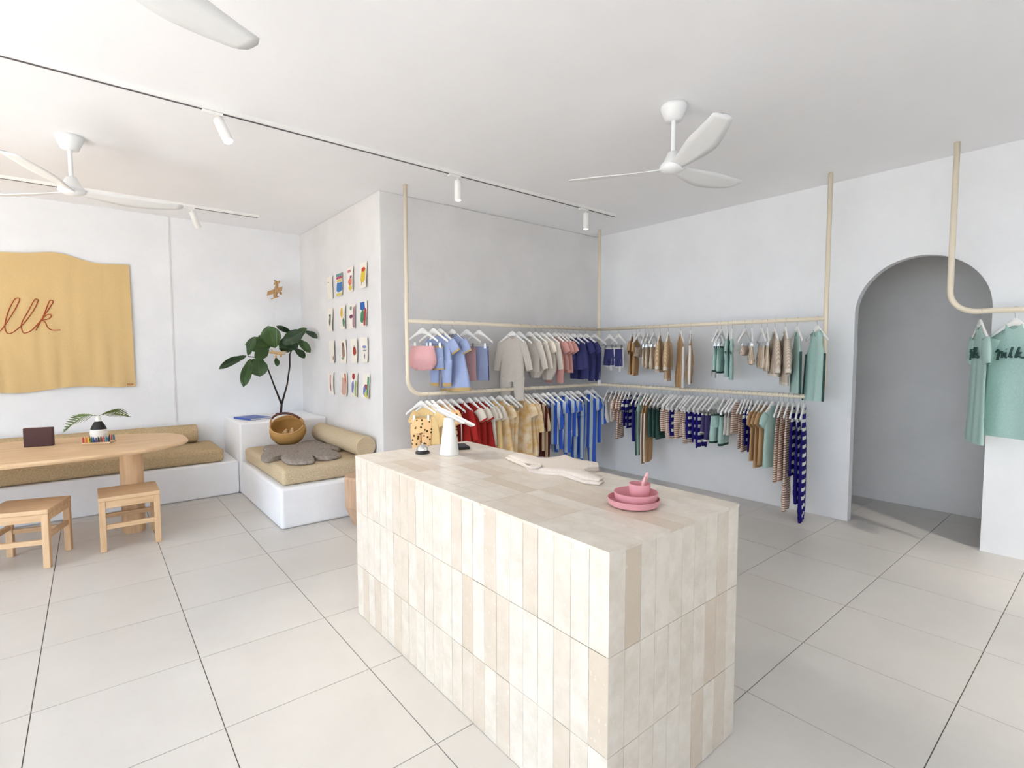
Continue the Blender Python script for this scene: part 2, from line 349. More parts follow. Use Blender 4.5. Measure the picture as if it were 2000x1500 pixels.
# book
bk0 = [onZ(*p) for p in ((457, 817, .752), (487, 825, .752), (520, 816, .752), (494, 811, .752))]
b0 = empty('picture_book', (1.62, 4.03, .753), math.radians(18), 'blue picture book lying flat on the white plaster ledge', 'book')
MB().box((-.12, -.16, 0), (.12, .16, .003)).build('back_cover', 'bookblue', b0); MB().box((-.116, -.156, .003), (.118, .156, .017)).build('pages', 'pages', b0); MB().box((-.12, -.16, .017), (.12, .16, .02)).build('front_cover', 'bookblue', b0)
MB().box((-.122, -.16, 0), (-.118, .16, .02)).build('spine', 'bookblue', b0)

# ------------------------------------------------------------------ fig tree
PY = 4.22
ft = empty('fig_tree', (2.0, 4.33, .752), 0, 'fiddle-leaf fig tree with dark forked stem and broad green leaves', 'plant')
base = Vector((2.0, 4.33, .752))
def pp(a, b, y): return onY(a, b, y)-base
MB().lathe([(0, 0), (.06, 0), (.055, .008), (0, .01)], 16).build('soil', 'soil', ft, True)
trunk = [Vector((0, 0, .005)), pp(550, 790, 4.30)]
MB().tube([trunk[0], trunk[1]], [.016, .013], 8).build('trunk', 'bark', ft, True)
MB().tube([trunk[1], pp(535, 752, 4.25), pp(523, 720, 4.2), pp(512, 700, 4.18), pp(484, 696, 4.15)], [.012, .009, .008, .006, .004], 8).build('branch', 'bark', ft, True)
MB().tube([trunk[1], pp(561, 750, 4.30), pp(566, 715, 4.28), pp(566, 692, 4.26), pp(577, 668, 4.16), pp(585, 652, 4.1)], [.012, .01, .009, .008, .006, .004], 8).build('branch', 'bark', ft, True)
def leafmesh():
    mb = MB(); rows = []
    for i in range(11):
        s = i/10; w = .5*(math.sin(PI*min(1, s*1.02))**.55)*(.62+.5*s) if 0 < i < 10 else 0.001
        if i == 3: w *= .93
        rows.append([(s, w*q, -.10*(s-.35)**2*1.2+.16*abs(q)*w+.02*math.sin(9*s+3*q)) for q in (-1, -.6, -.25, 0, .25, .6, 1)])
    mb.grid(rows); return mb.mesh('leaf', 'leaf', True)
LM = leafmesh()
for k, (ba, bb, ta, tb, w, y0, y1) in enumerate(((538, 680, 523, 637, 40, 4.16, 4.1), (530, 676, 480, 672, 34, 4.2, 4.14), (484, 695, 497, 657, 18, 4.12, 4.06), (482, 694, 428, 719, 17, 4.14, 4.06), (489, 700, 475, 755, 21, 4.14, 4.05), (504, 698, 507, 735, 36, 4.14, 4.04),
        (525, 680, 499, 700, 24, 4.14, 4.04), (547, 674, 592, 647, 30, 4.16, 4.0), (571, 650, 540, 637, 12, 4.24, 4.2), (574, 662, 598, 641, 18, 4.14, 3.98), (596, 646, 620, 660, 14, 3.98, 3.84), (581, 662, 606, 688, 19, 4.1, 3.95), (576, 680, 595, 699, 18, 4.16, 4.04),
        (569, 683, 546, 681, 20, 4.24, 4.14), (574, 660, 546, 678, 24, 4.22, 4.1), (539, 698, 542, 715, 11, 4.18, 4.12), (535, 676, 505, 655, 26, 4.2, 4.24), (497, 700, 482, 735, 20, 4.16, 4.14), (560, 678, 583, 672, 22, 4.2, 4.14))):
    a = pp(ba, bb, y0); e = pp(ta, tb, y1); d = e-a; L = d.length; x = d/L
    vd = (CAM-base-a).normalized(); zz = (vd+Vector((random.uniform(-.35, .35), random.uniform(-.2, .2), random.uniform(-.1, .55)))); zz = (zz-x*zz.dot(x)).normalized(); yy = zz.cross(x)
    o = inst('leaf', LM, ft); m = Matrix((x*L, yy*(w/205*1.22), zz*L)).transposed().to_4x4(); m.translation = a; o.matrix_local = m

# toy planes hanging by the corner
def toy_plane(loc, rot, label, mat, s=1.0):
    o = empty('toy_plane', loc, 0, label, 'toy'); o.rotation_euler = rot; o.scale = (s, s, s)
    MB().lathe([(0, -.12), (.012, -.12), (.02, -.05), (.024, .03), (.02, .085), (.008, .1), (0, .1)], 12, (0, 0, 0), (1, 0, 0)).build('fuselage', mat, o, True)
    MB().box((-.01, -.125, .012), (.05, .125, .02)).build('wing', mat, o, bevel=.003); MB().box((-.12, -.05, .0), (-.085, .05, .007)).build('tailplane', mat, o, bevel=.002)
    MB().extrude([(-.125, -.003, .0), (-.085, -.003, .0), (-.105, -.003, .045), (-.125, -.003, .045)], (0, .006, 0)).build('fin', mat, o)
    MB().box((.1, -.06, -.007), (.106, .06, .007)).build('propeller', mat, o)
    for s_ in (-1, 1): MB().lathe([(0, -.005), (.018, -.005), (.018, .005), (0, .005)], 14, (.03, .04*s_, -.04), (0, 1, 0)).build('wheel', mat, o); MB().tube([(.02, .02*s_, -.01), (.03, .04*s_, -.04)], .003, 6).build('strut', mat, o)
    return o
toy_plane(onY(539, 567, 4.36), (.5, 1.15, -2.2), 'brown wooden toy plane hanging high in the corner', 'toy', .98)
MB_ = toy_plane(onY(541, 690, 3.98), (.1, .15, -1.2), 'pale wooden toy plane hanging among the fig leaves', 'toy2', .8)
for a, b, y in ((539, 560, 4.36), (541, 684, 3.98)):
    p = onY(a, b, y); o = MB().tube([(0, 0, 0), (0, 0, CEIL-p.z)], .0006, 4).build('hanging_thread', 'tag'); o.location = p
    tag(o, 'fine thread from ceiling to the %s toy plane' % ('brown' if y > 4.2 else 'pale'), 'thread')

# ------------------------------------------------------------------ drawings
ROWS = [[(641, 541, 651, 584), (655, 530, 674, 583), (676, 519, 695, 574), (701, 510, 722, 566)], [(640, 600, 653, 650), (664, 595, 678, 646), (681, 592, 698, 645), (701, 586, 723, 641)],
        [(645, 662, 656, 712), (664, 661, 680, 712), (686, 658, 702, 713), (703, 656, 725, 712)], [(641, 722, 656, 774), (667, 724, 681, 777), (686, 725, 702, 779), (707, 725, 727, 783)]]
PAINT = {(0, 0): [('#444444', .3, .25, .12, .05)], (0, 1): [('#6FA0A8', .5, .08, .9, .13), ('#C9506A', .5, .2, .9, .1), ('#E8D27A', .5, .33, .8, .1), ('#4C83C4', .5, .6, .9, .38), ('#E6D573', .5, .92, .9, .12)],
    (0, 2): [('#D98E96', .35, .15, .5, .12), ('#8A4A6A', .7, .4, .3, .12), ('#E8836B', .6, .6, .55, .28), ('#EBD25B', .6, .85, .55, .2)], (0, 3): [('#F0D24A', .5, .5, .62, .5), ('#D8402E', .5, .27, .5, .16), ('#8A6A3A', .3, .8, .06, .2)],
    (1, 0): [('#77806A', .5, .5, .3, .5), ('#555555', .4, .3, .2, .1)], (1, 1): [('#E9B93C', .4, .3, .35, .4), ('#46885A', .7, .72, .4, .35)], (1, 2): [('#7A3F5F', .4, .5, .5, .15), ('#C08A9C', .8, .55, .3, .8), ('#8AA08C', .3, .15, .3, .15)],
    (1, 3): [('#2F6AC0', .35, .18, .6, .3), ('#3F9060', .35, .6, .5, .5), ('#B2404A', .75, .65, .35, .65)], (2, 0): [('#B77B6B', .7, .8, .2, .2)], (2, 1): [('#A98A75', .5, .45, .4, .6), ('#8A6A55', .5, .2, .35, .15), ('#9AA07A', .4, .8, .4, .12)],
    (2, 2): [('#B94238', .5, .52, .5, .34), ('#5A7A3A', .5, .32, .1, .1)], (2, 3): [('#8B94C8', .5, .38, .55, .1), ('#A9A6A6', .5, .52, .5, .05), ('#8B86A0', .5, .75, .12, .2)], (3, 0): [('#A03A3A', .4, .5, .15, .7)],
    (3, 1): [('#E2B7A5', .5, .6, .8, .7), ('#D9775F', .7, .2, .25, .5)], (3, 2): [('#B9323B', .35, .15, .4, .25), ('#8E93D0', .3, .6, .35, .5), ('#A8BD55', .75, .65, .25, .6)], (3, 3): [('#C4404A', .5, .55, .5, .2), ('#6C8CC8', .3, .7, .3, .4), ('#E8D870', .6, .85, .5, .25), ('#5FA070', .8, .5, .25, .7)]}
SUBJ = [['a few faint dots', 'blue and yellow bands', 'a red and yellow tower', 'a yellow red-topped fruit'], ['a grey-green animal', 'a yellow and a green fruit', 'a plum and pink figure', 'blue sky, green and red hills'],
        ['a small brown mark', 'a brown bear', 'a red apple', 'lilac writing lines'], ['one dark red stroke', 'salmon pink washes', 'a red letter over lilac and green', 'a red figure among blue and yellow']]
pm = {}
for r in range(4):
    for c_ in range(4):
        a, b, e, d = ROWS[r][c_]; p0 = onX(a, b, DX); p1 = onX(e, d, DX); h = .245; wd = .185
        y0 = (p0.y+p1.y)/2+wd/2; zt = (p0.z+p1.z)/2+h/2
        dr = empty('drawing', (DX, y0-wd/2, zt-h/2), 0, "child's drawing of %s pinned on the white wall" % SUBJ[r][c_], 'drawing', None)
        ph = random.uniform(0, 6); curl = random.uniform(.008, .022)
        def srf(u, v, lift=0):   # u across, v down -> local
            return (-.003-lift-curl*(u*u)*(.4+.6*v)-.004*(1+math.sin(5*v+ph)), wd/2-wd*u, h/2-h*v)
        mb = MB(); fr = [[srf(i/6, j/8) for i in range(7)] for j in range(9)]; mb.grid(fr); bkk = [[(x+.0012, y, z) for x, y, z in rr] for rr in fr]; mb.grid([rr[::-1] for rr in bkk])
        sh = mb.build('sheet', 'paper', dr, True)
        for q, (cl, u, v, w, hh) in enumerate(PAINT[(r, c_)]):
            if cl not in pm: pm[cl] = plain('paint_'+cl[1:], cl, .85, var=.18, scale=60); MT['p'+cl] = pm[cl]
            m2 = MB(); n = 24
            def pt(k, t_): rr = t_*(1.08+.07*math.sin(k*1.3+q*2)); cx_, sx_ = math.cos(2*PI*k/n), math.sin(2*PI*k/n); e_ = .45 if w >= .6 or hh >= .6 else 1; return srf(min(.97, max(.03, u+w/2*rr*math.copysign(abs(cx_)**e_, cx_))), min(.97, max(.03, v+hh/2*rr*math.copysign(abs(sx_)**e_, sx_))), .0012+.0003*q)
            m2.grid([[pt(k, t_) for k in range(n)] for t_ in (.02, .4, .75, 1)], True); m2.build('painted_patch', pm[cl], sh, True)

# ------------------------------------------------------------------ banner with stitched lettering
bl = empty('wall_banner', (-.6, BY, 1.75), 0, 'mustard linen banner stitched with rust script on the wall', 'banner')
BXR = .592
def bz(x, v):
    tp = 2.415+.012*math.sin(x*5.2+2.1)+.035*math.exp(-((x-.03)/.16)**2)-.018*math.exp(-((x-.33)/.14)**2); bt = 1.145+.012*math.sin(x*7+1)-.03*math.exp(-((x+.25)/.3)**2)
    return tp+(bt-tp)*v
def bsurf(x, v, lift=0):
    f = .012*math.sin(x*16+3*v)*(.2+v*.8)*(.5+.5*math.sin(3*x+1))+.008*math.sin(x*31-4*v)*v
    return (x+.6, -.022-abs(f)*.9-lift, bz(x, v)-1.75)
mb = MB(); xs = [-1.75+(BXR+1.75)*k/110 for k in range(111)]
fr = [[bsurf(x+(.012*j/20 if x > .5 else 0), j/20) for x in xs] for j in range(21)]; mb.grid(fr); mb.grid([[(x, y+.002, z) for x, y, z in r][::-1] for r in fr]); bcl = mb.build('cloth', 'banner', bl, True)
def bpix(a, b):
    p = onY(a, b, BY); x = p.x; v = (p.z-bz(x, 0))/(bz(x, 1)-bz(x, 0)); return Vector(bsurf(x, v, .004))
def spline(pts, n=8):
    P = [Vector(p) for p in pts]; P = [P[0]*2-P[1]]+P+[P[-1]*2-P[-2]]; o = []
    for i in range(1, len(P)-2):
        for k in range(n):
            t_ = k/n; a, b, c_, d = P[i-1:i+3]; o.append(.5*((2*b)+(c_-a)*t_+(2*a-5*b+4*c_-d)*t_*t_+(3*b-a-3*c_+d)*t_**3))
    return o+[P[-2]]
def zz_(x, y): return (x/4.687, 480+y/4.687)
for st in ([(-60, 700), (-30, 640), (-25, 740), (0, 780), (60, 710), (130, 600), (180, 500), (165, 480), (130, 500), (80, 600), (48, 720), (60, 790), (90, 805), (140, 780), (230, 700), (310, 590), (348, 510), (340, 492), (315, 500), (260, 600), (200, 710), (205, 780), (230, 800), (290, 775), (370, 690), (440, 590), (485, 520), (475, 503), (450, 515), (400, 640), (365, 710), (330, 775)],
           [(345, 735), (380, 680), (430, 635), (465, 630), (465, 655), (430, 675), (385, 682), (415, 700), (440, 750), (480, 772), (555, 772)]):
    MB().tube(spline([bpix(*zz_(*p)) for p in st]), .0042, 6).build('lettering', 'thread', bcl, True)
for k in range(3): MB().tube([bpix(*zz_(1165+k*20, 1258)), bpix(*zz_(1170+k*20, 1275)), bpix(*zz_(1180+k*20, 1262))], .0025, 5).build('lettering', 'thread', bcl, True)

# ------------------------------------------------------------------ table and stools
tb = empty('oval_table', (-.45, 3.12, 0), 0, 'long rounded pale oak table on thick round legs', 'table')
def sup(a, b, n=3.0, m=72): return [(math.copysign(abs(math.cos(q))**(2/n), math.cos(q))*a, math.copysign(abs(math.sin(q))**(2/n), math.sin(q))*b) for q in [2*PI*k/m for k in range(m)]]
mb = MB(); prof = [(.93, .70), (.985, .708), (1, .722), (1, .732), (.992, .74)]
ou = sup(1.33, .605); rws = [[(x*(k if abs(x) else 1), y*k, z) for x, y in ou] for k, z in prof]; mb.grid(rws, True); mb.cap(rws[-1]); mb.cap(rws[0], True)
mb.build('table_top', 'oak', tb)
for x in (.925, -.925):
    o = MB().lathe([(0, 0), (.078, 0), (.08, .01), (.08, .701), (0, .701)], 28, (x, -.08, 0)).build('leg', 'oak_z', tb); o.data.polygons.foreach_set('use_smooth', [True]*len(o.data.polygons)); o.modifiers.new('e', 'EDGE_SPLIT')
def stool(loc, rz, label):
    s_ = empty('wooden_stool', loc, rz, label, 'stool'); a, b, h, l = .19, .195, .41, .019
    MB().box((-a, -b, h-.032), (a, b, h)).build('seat', 'oak', s_, bevel=.006)
    for i in (-1, 1):
        for j in (-1, 1): MB().box((i*(a-.002)-i*.04 if i > 0 else -a+.002, j*(b-.002)-j*.04 if j > 0 else -b+.002, 0), (i*(a-.002) if i > 0 else -a+.042, j*(b-.002) if j > 0 else -b+.042, h-.031)).build('leg', 'oak_z', s_, bevel=.004)
    for j in (-1, 1):
        y = j*(b-.022); MB().box((-a+.04, y-.013, h-.085), (a-.04, y+.013, h-.031)).build('apron', 'oak', s_, bevel=.003); MB().box((-a+.04, y-.012, .165), (a-.04, y+.012, .2)).build('stretcher', 'oak', s_, bevel=.003)
    for i in (-1, 1):
        x = i*(a-.022); MB().box((x-.013, -b+.04, h-.085), (x+.013, b-.04, h-.031)).build('apron', 'oak', s_, bevel=.003); MB().box((x-.012, -b+.04, .2), (x+.012, b-.04, .235)).build('stretcher', 'oak', s_, bevel=.003)
stool((.437, 2.782, 0), 0, 'low oak stool in front of the round table leg')
stool((-.145, 2.715, 0), math.radians(-17), 'low oak stool turned askew in front of table, under oxblood box')
# carved stool behind counter
cs = onZ(692, 1022, 0); o = MB().lathe([(0, 0), (.12, 0), (.185, .16), (.19, .4), (.175, .42), (0, .42)], 8).build('carved_stool', 'stump'); o.location = (2.07, 2.03, 0)
tag(o, 'faceted wooden stump stool half hidden behind tiled counter', 'stool')
# oxblood box
p = onZ(77, 874, .741); mb = MB().box((-.09, -.022, 0), (.09, .022, .148)); o = mb.build('leather_box', 'maroonbox', bevel=.004); o.location = (-.095, 3.31, .741); o.rotation_euler.z = math.radians(-12)
tag(o, 'oxblood square leather box standing on the oak table', 'box')
# crayon tray with vase and fronds
TC = Vector((.275, 3.19, .741))
ct = empty('crayon_tray', TC, math.radians(-20), 'small wooden crayon tray under the black and white vase', 'tray'); MB().box((-.095, -.065, 0), (.095, .065, .014)).build('tray', 'oak', ct, bevel=.003)
CR = ['#C7352C', '#E58A2B', '#F0C13A', '#3B7A4A', '#2B4E9A', '#5A3B7A', '#1F1F22', '#7A4A2B', '#D7616B', '#2E8A9A', '#20304A', '#8A2A2A']
for k in range(22):
    c_ = CR[k % 12]
    if 'c'+c_ not in MT: MT['c'+c_] = plain('crayon_'+c_[1:], c_, .5)
    x = -.085+.17*(k % 11)/10; row = k//11
    o = MB().lathe([(0, 0), (.0062, 0), (.0062, .034), (.002, .046), (0, .046)], 8).build('crayon', 'c'+c_)
    o.location = TC+Matrix.Rotation(math.radians(-20), 3, 'Z')@Vector((x, -.054 if row == 0 else .054, .0145)); o.rotation_euler = (0, random.uniform(-.06, .06), 0)
    nm = {'#C7352C': 'red', '#E58A2B': 'orange', '#F0C13A': 'yellow', '#3B7A4A': 'green', '#2B4E9A': 'blue', '#5A3B7A': 'purple', '#1F1F22': 'black', '#7A4A2B': 'brown', '#D7616B': 'pink', '#2E8A9A': 'turquoise', '#20304A': 'navy', '#8A2A2A': 'crimson'}[c_]
    tag(o, '%s wax crayon standing in tray, %s the vase' % (nm, 'stool side of' if row == 0 else 'bench side of'), 'crayon', 'crayons in the tray')
vs = empty('vase', TC+Vector((0, 0, .015)), 0, 'black and white bottle vase with two fern fronds', 'vase')
MB().lathe([(0, 0), (.045, 0), (.058, .03), (.06, .075), (.054, .1)], 28).build('body', 'ceramic', vs, True)
MB().lathe([(.055, .1), (.044, .13), (.03, .155), (.022, .165)], 28).build('band', 'black', vs, True)
MB().lathe([(.022, .165), (.019, .18), (.016, .2), (.006, .22), (.004, .2)], 24).build('neck', 'ceramic', vs, True)
def frond(p0, p1, sag, label):
    a = Vector(p0); b = Vector(p1); st = [a.lerp(b, k/12)+Vector((0, 0, sag*math.sin(PI*k/12))) for k in range(13)]
    o = MB().tube(st, [.003-.002*k/12 for k in range(13)], 5).build('fern_frond', 'frond', None, True); o.location = TC+Vector((0, 0, .015))
    ax = (b-a).normalized(); sd_ = ax.cross(Vector((0, 0, 1))).normalized()
    for k in range(2, 13):
        for s_ in (-1, 1):
            L = .085*math.sin(PI*min(1, (k+1)/13.5))+.025; d = (ax*.75+sd_*s_*.5+Vector((0, 0, .42 if s_ > 0 else -.3))).normalized(); w = ax*.0085; q = st[k]
            MB().extrude([q-w*.4, q+d*L*.35-w, q+d*L*.75-w*.7, q+d*L, q+d*L*.7+w*.8, q+d*L*.3+w, q+w*.4], (0, 0, .0012)).build('leaflet', 'frond', o)
    tag(o, label, 'frond')
frond((0, 0, .21), tuple(onY(246, 813, 3.12)-TC-Vector((0, 0, .015))), .025, 'green fern frond arching from vase toward the bench ledge')
frond((0, 0, .21), tuple(onY(130, 840, 3.25)-TC-Vector((0, 0, .015))), .045, 'green fern frond drooping from vase toward the oxblood box')

# ------------------------------------------------------------------ things on the counter
Z0 = IH+.0005
b = empty('service_bell', (1.69, .352, Z0), 0, 'chrome service bell with black base on the tiled counter', 'bell')
MB().lathe([(0, 0), (.041, 0), (.041, .006), (.033, .016), (0, .016)], 28).build('base', 'black', b, True); MB().lathe([(.033, .018), (.033, .024), (.028, .037), (.017, .046), (.0, .049)], 28).build('dome', 'chrome', b, True); MB().lathe([(.0, .047), (.005, .048), (.005, .056), (0, .058)], 12).build('button', 'chrome', b, True)
lp = Vector((1.79, .225, Z0)); st = empty('tablet_stand', lp, 0, 'white cone tablet stand with slanted screen on the counter', 'tablet stand')
MB().lathe([(0, 0), (.054, 0), (.055, .004), (.029, .2), (.027, .207), (0, .207)], 32).build('cone', 'white', st, True)
rr = Vector((RT.x, RT.y, 0)).normalized(); vd = Vector((lp.x-CAM.x, lp.y-CAM.y, 0)).normalized()
rr = Vector((vd.y, -vd.x, 0)); e1 = (rr*.884-Vector((0, 0, .468))).normalized(); e2 = (vd*.97+Vector((0, 0, -.2))); e2 = (e2-e1*e2.dot(e1)).normalized(); nn = e1.cross(e2)
if nn.z < 0: nn = -nn
def slab(c, a, b_, t_, name, mat):
    mb = MB(); P = []
    q = [c+e1*sx*a+e2*sy*b_ for sx, sy in ((-1, -1), (1, -1), (1, 1), (-1, 1))]; mb.extrude(q, nn*t_); return mb.build(name, mat, st, bevel=.002)
tc = Vector((0, 0, .215))+rr*.018
slab(tc, .128, .085, .012, 'tablet', 'white'); slab(tc+nn*.0121, .118, .076, .0006, 'screen', 'screen'); slab(tc-nn*.0122-e1*.012, .085, .06, .012, 'bracket', 'white')
o = MB().box((-.035, -.065, 0), (.035, .065, .018)).build('card_reader', 'black', bevel=.005, seg=3); o.location = (1.955, .345, Z0); o.rotation_euler.z = -.35; tag(o, 'small black card reader behind the white tablet stand', 'card reader')
# folded garment
pts = [onZ(a, b_, IH+.012) for a, b_ in ((987, 893), (1010, 888), (1030, 896), (1060, 899), (1085, 896), (1102, 892), (1120, 899), (1168, 908), (1170, 916), (1150, 918), (1141, 922), (1148, 928), (1168, 934), (1180, 938), (1171, 944), (1140, 940), (1097, 926), (1060, 923), (1035, 918), (1024, 908), (1000, 899))]
c_ = sum(pts, Vector())/len(pts); fo = empty('folded_romper', (c_.x, c_.y, Z0), 0, 'folded cream knit baby trousers lying on the counter', 'clothing')
for z0, k0, nm in ((0, 1, 'lower_layer'), (.0125, .965, 'upper_layer')):
    mb = MB(); L_ = []
    for k, z in ((.985, 0), (1, .004), (1, .009), (.975, .0125), (.7, .015), (.3, .014)):
        L_.append([((p.x-c_.x)*k*k0+(0 if z0 == 0 else .008), (p.y-c_.y)*k*k0, z0+z+.0015*math.sin(p.x*40)) for p in pts])
    mb.grid(L_, True); mb.cap(L_[-1]); mb.cap(L_[0], True); mb.build(nm, 'knit', fo, True).modifiers.new('e', 'EDGE_SPLIT').split_angle = 1.0
hl = onZ(1040, 909, IH+.03)-Vector((c_.x, c_.y, Z0)); MB().tube([hl+Vector((.035*math.cos(q), -.05*math.sin(q)*.9, .004*math.sin(2*q))) for q in [2*PI*k/20 for k in range(21)]], .006, 6, False).build('collar', 'knit', fo, True)
# pink plate, bowl, cup, cutlery
PC = onZ(1237, 986, Z0)
def crisp(o, a=.7): m = o.modifiers.new('e', 'EDGE_SPLIT'); m.split_angle = a; return o
o = MB().lathe([(0, 0), (.078, 0), (.092, .006), (.0965, .028), (.094, .0285), (.089, .01), (.08, .005), (0, .005)], 48).build('pink_plate', 'pink', None, True); o.location = PC; crisp(o); tag(o, 'flat pink plate at the bottom of the tableware stack', 'plate')
o = MB().lathe([(0, 0), (.066, 0), (.076, .01), (.0825, .043), (.080, .0435), (.073, .014), (.064, .005), (0, .005)], 48).build('pink_bowl', 'pink', None, True); o.location = PC+rr*.012+vd*.006+Vector((0, 0, .0055)); crisp(o); tag(o, 'shallow pink bowl resting in the pink plate', 'bowl')
o = MB().lathe([(0, 0), (.033, 0), (.036, .004), (.0405, .066), (.038, .066), (.0345, .008), (0, .006)], 32).build('pink_cup', 'pink', None, True); CP = PC+rr*.03+vd*.016+Vector((0, 0, .011)); o.location = CP; crisp(o); tag(o, 'pink cup standing in the pink bowl', 'cup')
for dx_, dy_, dz_, nm, lab in ((-.002, 0, 0, 'fork', 'pale pink fork handle leaning in the cup, shorter one'), (.016, 0, .014, 'spoon', 'pale pink spoon handle leaning in the cup, taller one')):
    a = CP+rr*dx_*.6+vd*(dx_*.7-.004)+Vector((0, 0, .008)); d = (rr*.26+vd*.06+Vector((0, 0, 1))).normalized(); e = rr; mb = MB()
    L_ = []
    for k in range(7):
        s_ = k/6; w = .0045+.004*s_ if k < 6 else .004; L_.append([a+d*(.085+dz_)*s_+rr*w*q+vd*.003*z for q, z in ((-1, -.5), (0, -1), (1, -.5), (1, .5), (0, 1), (-1, .5))])
    mb.grid(L_, True); mb.cap(L_[-1]); mb.cap(L_[0], True); o = mb.build(nm, 'pinklight', None, True); tag(o, lab, nm)

# ------------------------------------------------------------------ ceiling fans
def fan(x, y, a0, label):
    f = empty('ceiling_fan', (x, y, CEIL), 0, label, 'ceiling fan')
    MB().lathe([(0, 0), (.078, 0), (.078, -.02), (.05, -.09), (.0, -.092)], 28).build('canopy', 'fan', f, True); MB().lathe([(.0135, -.09), (.0135, -.31)], 14).build('downrod', 'fan', f, True)
    MB().lathe([(0, -.27), (.03, -.275), (.055, -.33), (.075, -.352), (.078, -.372), (.05, -.392), (0, -.40)], 28).build('motor', 'fan', f, True)
    for k in range(3):
        a = a0+k*2*PI/3; ca, sa = math.cos(a), math.sin(a); mb = MB(); up, lo_ = [], []
        for i in range(15):
            s_ = i/14; r = .045+.615*s_; w = .04+.032*math.sin(PI*min(1, s_*1.5)*.5)**2+.014*math.sin(PI*s_)-.022*max(0, s_-.5)*2; pit = -math.radians(19-9*s_); zc = -.368+.02*s_*s_; off = .02*math.sin(PI*s_)
            U, Lw = [], []
            for q in (-1, -.5, 0, .5, 1):
                t_ = q*w+off; y_ = t_*math.cos(pit); z_ = zc+t_*math.sin(pit); th = .0045*(1-abs(q)*.6)
                if i == 14 and abs(q) == 1: r_ = r-.018
                else: r_ = r
                U.append((r_*ca-y_*sa, r_*sa+y_*ca, z_+th)); Lw.append((r_*ca-y_*sa, r_*sa+y_*ca, z_-th))
            up.append(U+Lw[::-1])
        mb.grid(up, True); mb.cap(up[-1]); mb.cap(up[0], True); mb.build('blade', 'fan', f, True)
    return f
fan(3.012, -.381, math.radians(-6), 'white three-blade ceiling fan over the tiled counter')
fan(.19, 2.493, math.radians(6), 'white three-blade ceiling fan above the oak table')
fan(.19, -.415, math.radians(31), 'white ceiling fan of which only one blade tip shows')

# ------------------------------------------------------------------ track lights
def track(x0, x1, y, label):
    o = empty('light_track', ((x0+x1)/2, y, CEIL), 0, label, 'light track'); h = (x1-x0)/2
    MB().box((-h, -.018, -.026), (h, .018, 0)).build('profile', 'white', o); MB().box((-h+.15, -.009, -.0275), (h-.02, .009, -.026)).build('slot', 'dark', o)
track(-2.2, 4.66, 1.40, 'long white ceiling light track passing over the counter side'); track(-2.0, 1.71, 3.86, 'white ceiling light track close to the banner wall')
def spot(x, y, aim, label, tiltv):
    o = empty('track_spotlight', (x, y, CEIL-.0265), 0, label, 'spotlight')
    MB().box((-.09, -.017, -.018), (.02, .017, -.0012)).build('adapter', 'white', o, bevel=.002); MB().tube([(0, 0, -.018), (0, 0, -.055)], .008, 10).build('stem', 'white', o, True)
    d = Vector(tiltv).normalized(); c0 = Vector((0, 0, -.05))-d*.012
    h = MB().lathe([(0, 0), (.027, .0), (.03, .004), (.03, .158), (.026, .16)], 24, c0, d).build('lamp_head', 'white', o, True); MB().lathe([(0, .155), (.0262, .1565)], 24, c0, d).build('lens', 'lens', o)
    if aim:
        l = bpy.data.lights.new('spot_beam', 'SPOT'); l.energy = aim; l.spot_size = 1.0; l.spot_blend = .9; l.color = (1, .93, .82); l.shadow_soft_size = .03
        q = bpy.data.objects.new('spot_beam', l); COL.objects.link(q); q.location = Vector((x, y, CEIL-.0265))+c0+d*.17; q.rotation_euler = d.to_track_quat('-Z', 'Y').to_euler()
spot(.905, 1.40, 60, 'lit white spotlight tilted on the long track', (.28, -.5, -1)); spot(2.64, 1.40, 45, 'lit white spotlight hanging straight above counter end', (0, 0, -1)); spot(4.19, 1.40, 45, 'lit white spotlight near the far track end', (0, 0, -1))
spot(1.09, 3.86, 10, 'white spotlight on the short track aimed at the corner', (.42, .3, -1))
track(.6, 5.0, -3.1, 'white ceiling light track, added out of view on the shop-front side')  # unseen track, added to carry the fill spotlights
for x_, d_, l_ in ((1.3, (.05, .1, -1), 'fill spotlight, added out of view, hanging straight beside the shop front'), (2.9, (.3, .25, -1), 'fill spotlight, added out of view, aimed between counter and arch'), (4.3, (.45, .45, -1), 'fill spotlight, added out of view, aimed at the wall before the arch')): spot(x_, -3.1, 12 if x_ < 2 else 95, 'lit white ' + l_, d_)  # unseen lamps, added to brighten the counter top and the right side

# ------------------------------------------------------------------ garment racks
RR = .0185; RY = 1.945; RX = 5.03; ZU = 1.768; ZL = 1.10
def arcpts(c, a, b, r, n=8):   # quarter from direction a to direction b round c
    a = Vector(a); b = Vector(b); c = Vector(c); return [c+(a*math.cos(PI/2*k/n)+b*math.sin(PI/2*k/n))*r for k in range(n+1)]
rk = empty('garment_rack', (2.445, RY, 0), 0, 'cream tube double garment rack wrapping the grey corner', 'garment rack'); o_ = Vector((2.445, RY, 0))
def rt(pts, name): MB().tube([Vector(p)-o_ for p in pts], RR, 14).build(name, 'rail', rk, True)
x0 = 2.445; rb = .15; yr = -.545; rc = .16
low = [(x0, RY, CEIL)]+arcpts((x0+rb, RY, ZL+rb), (-1, 0, 0), (0, 0, -1), rb)+arcpts((RX-rc, RY-rc, ZL), (0, 1, 0), (1, 0, 0), rc)+arcpts((RX, yr+rb*.6, ZL+rb*.6), (0, 0, -1), (0, -1, 0), rb*.6)+[(RX, yr, CEIL)]
rt(low, 'hanging_tube'); rt([(x0, RY, ZU), (RX+.01, RY, ZU)], 'upper_rail'); rt([(RX, RY+.01, ZU), (RX, yr, ZU)], 'upper_rail'); rt([(RX+.005, RY+.005, CEIL), (RX+.005, RY+.005, ZL+.0)], 'corner_post')
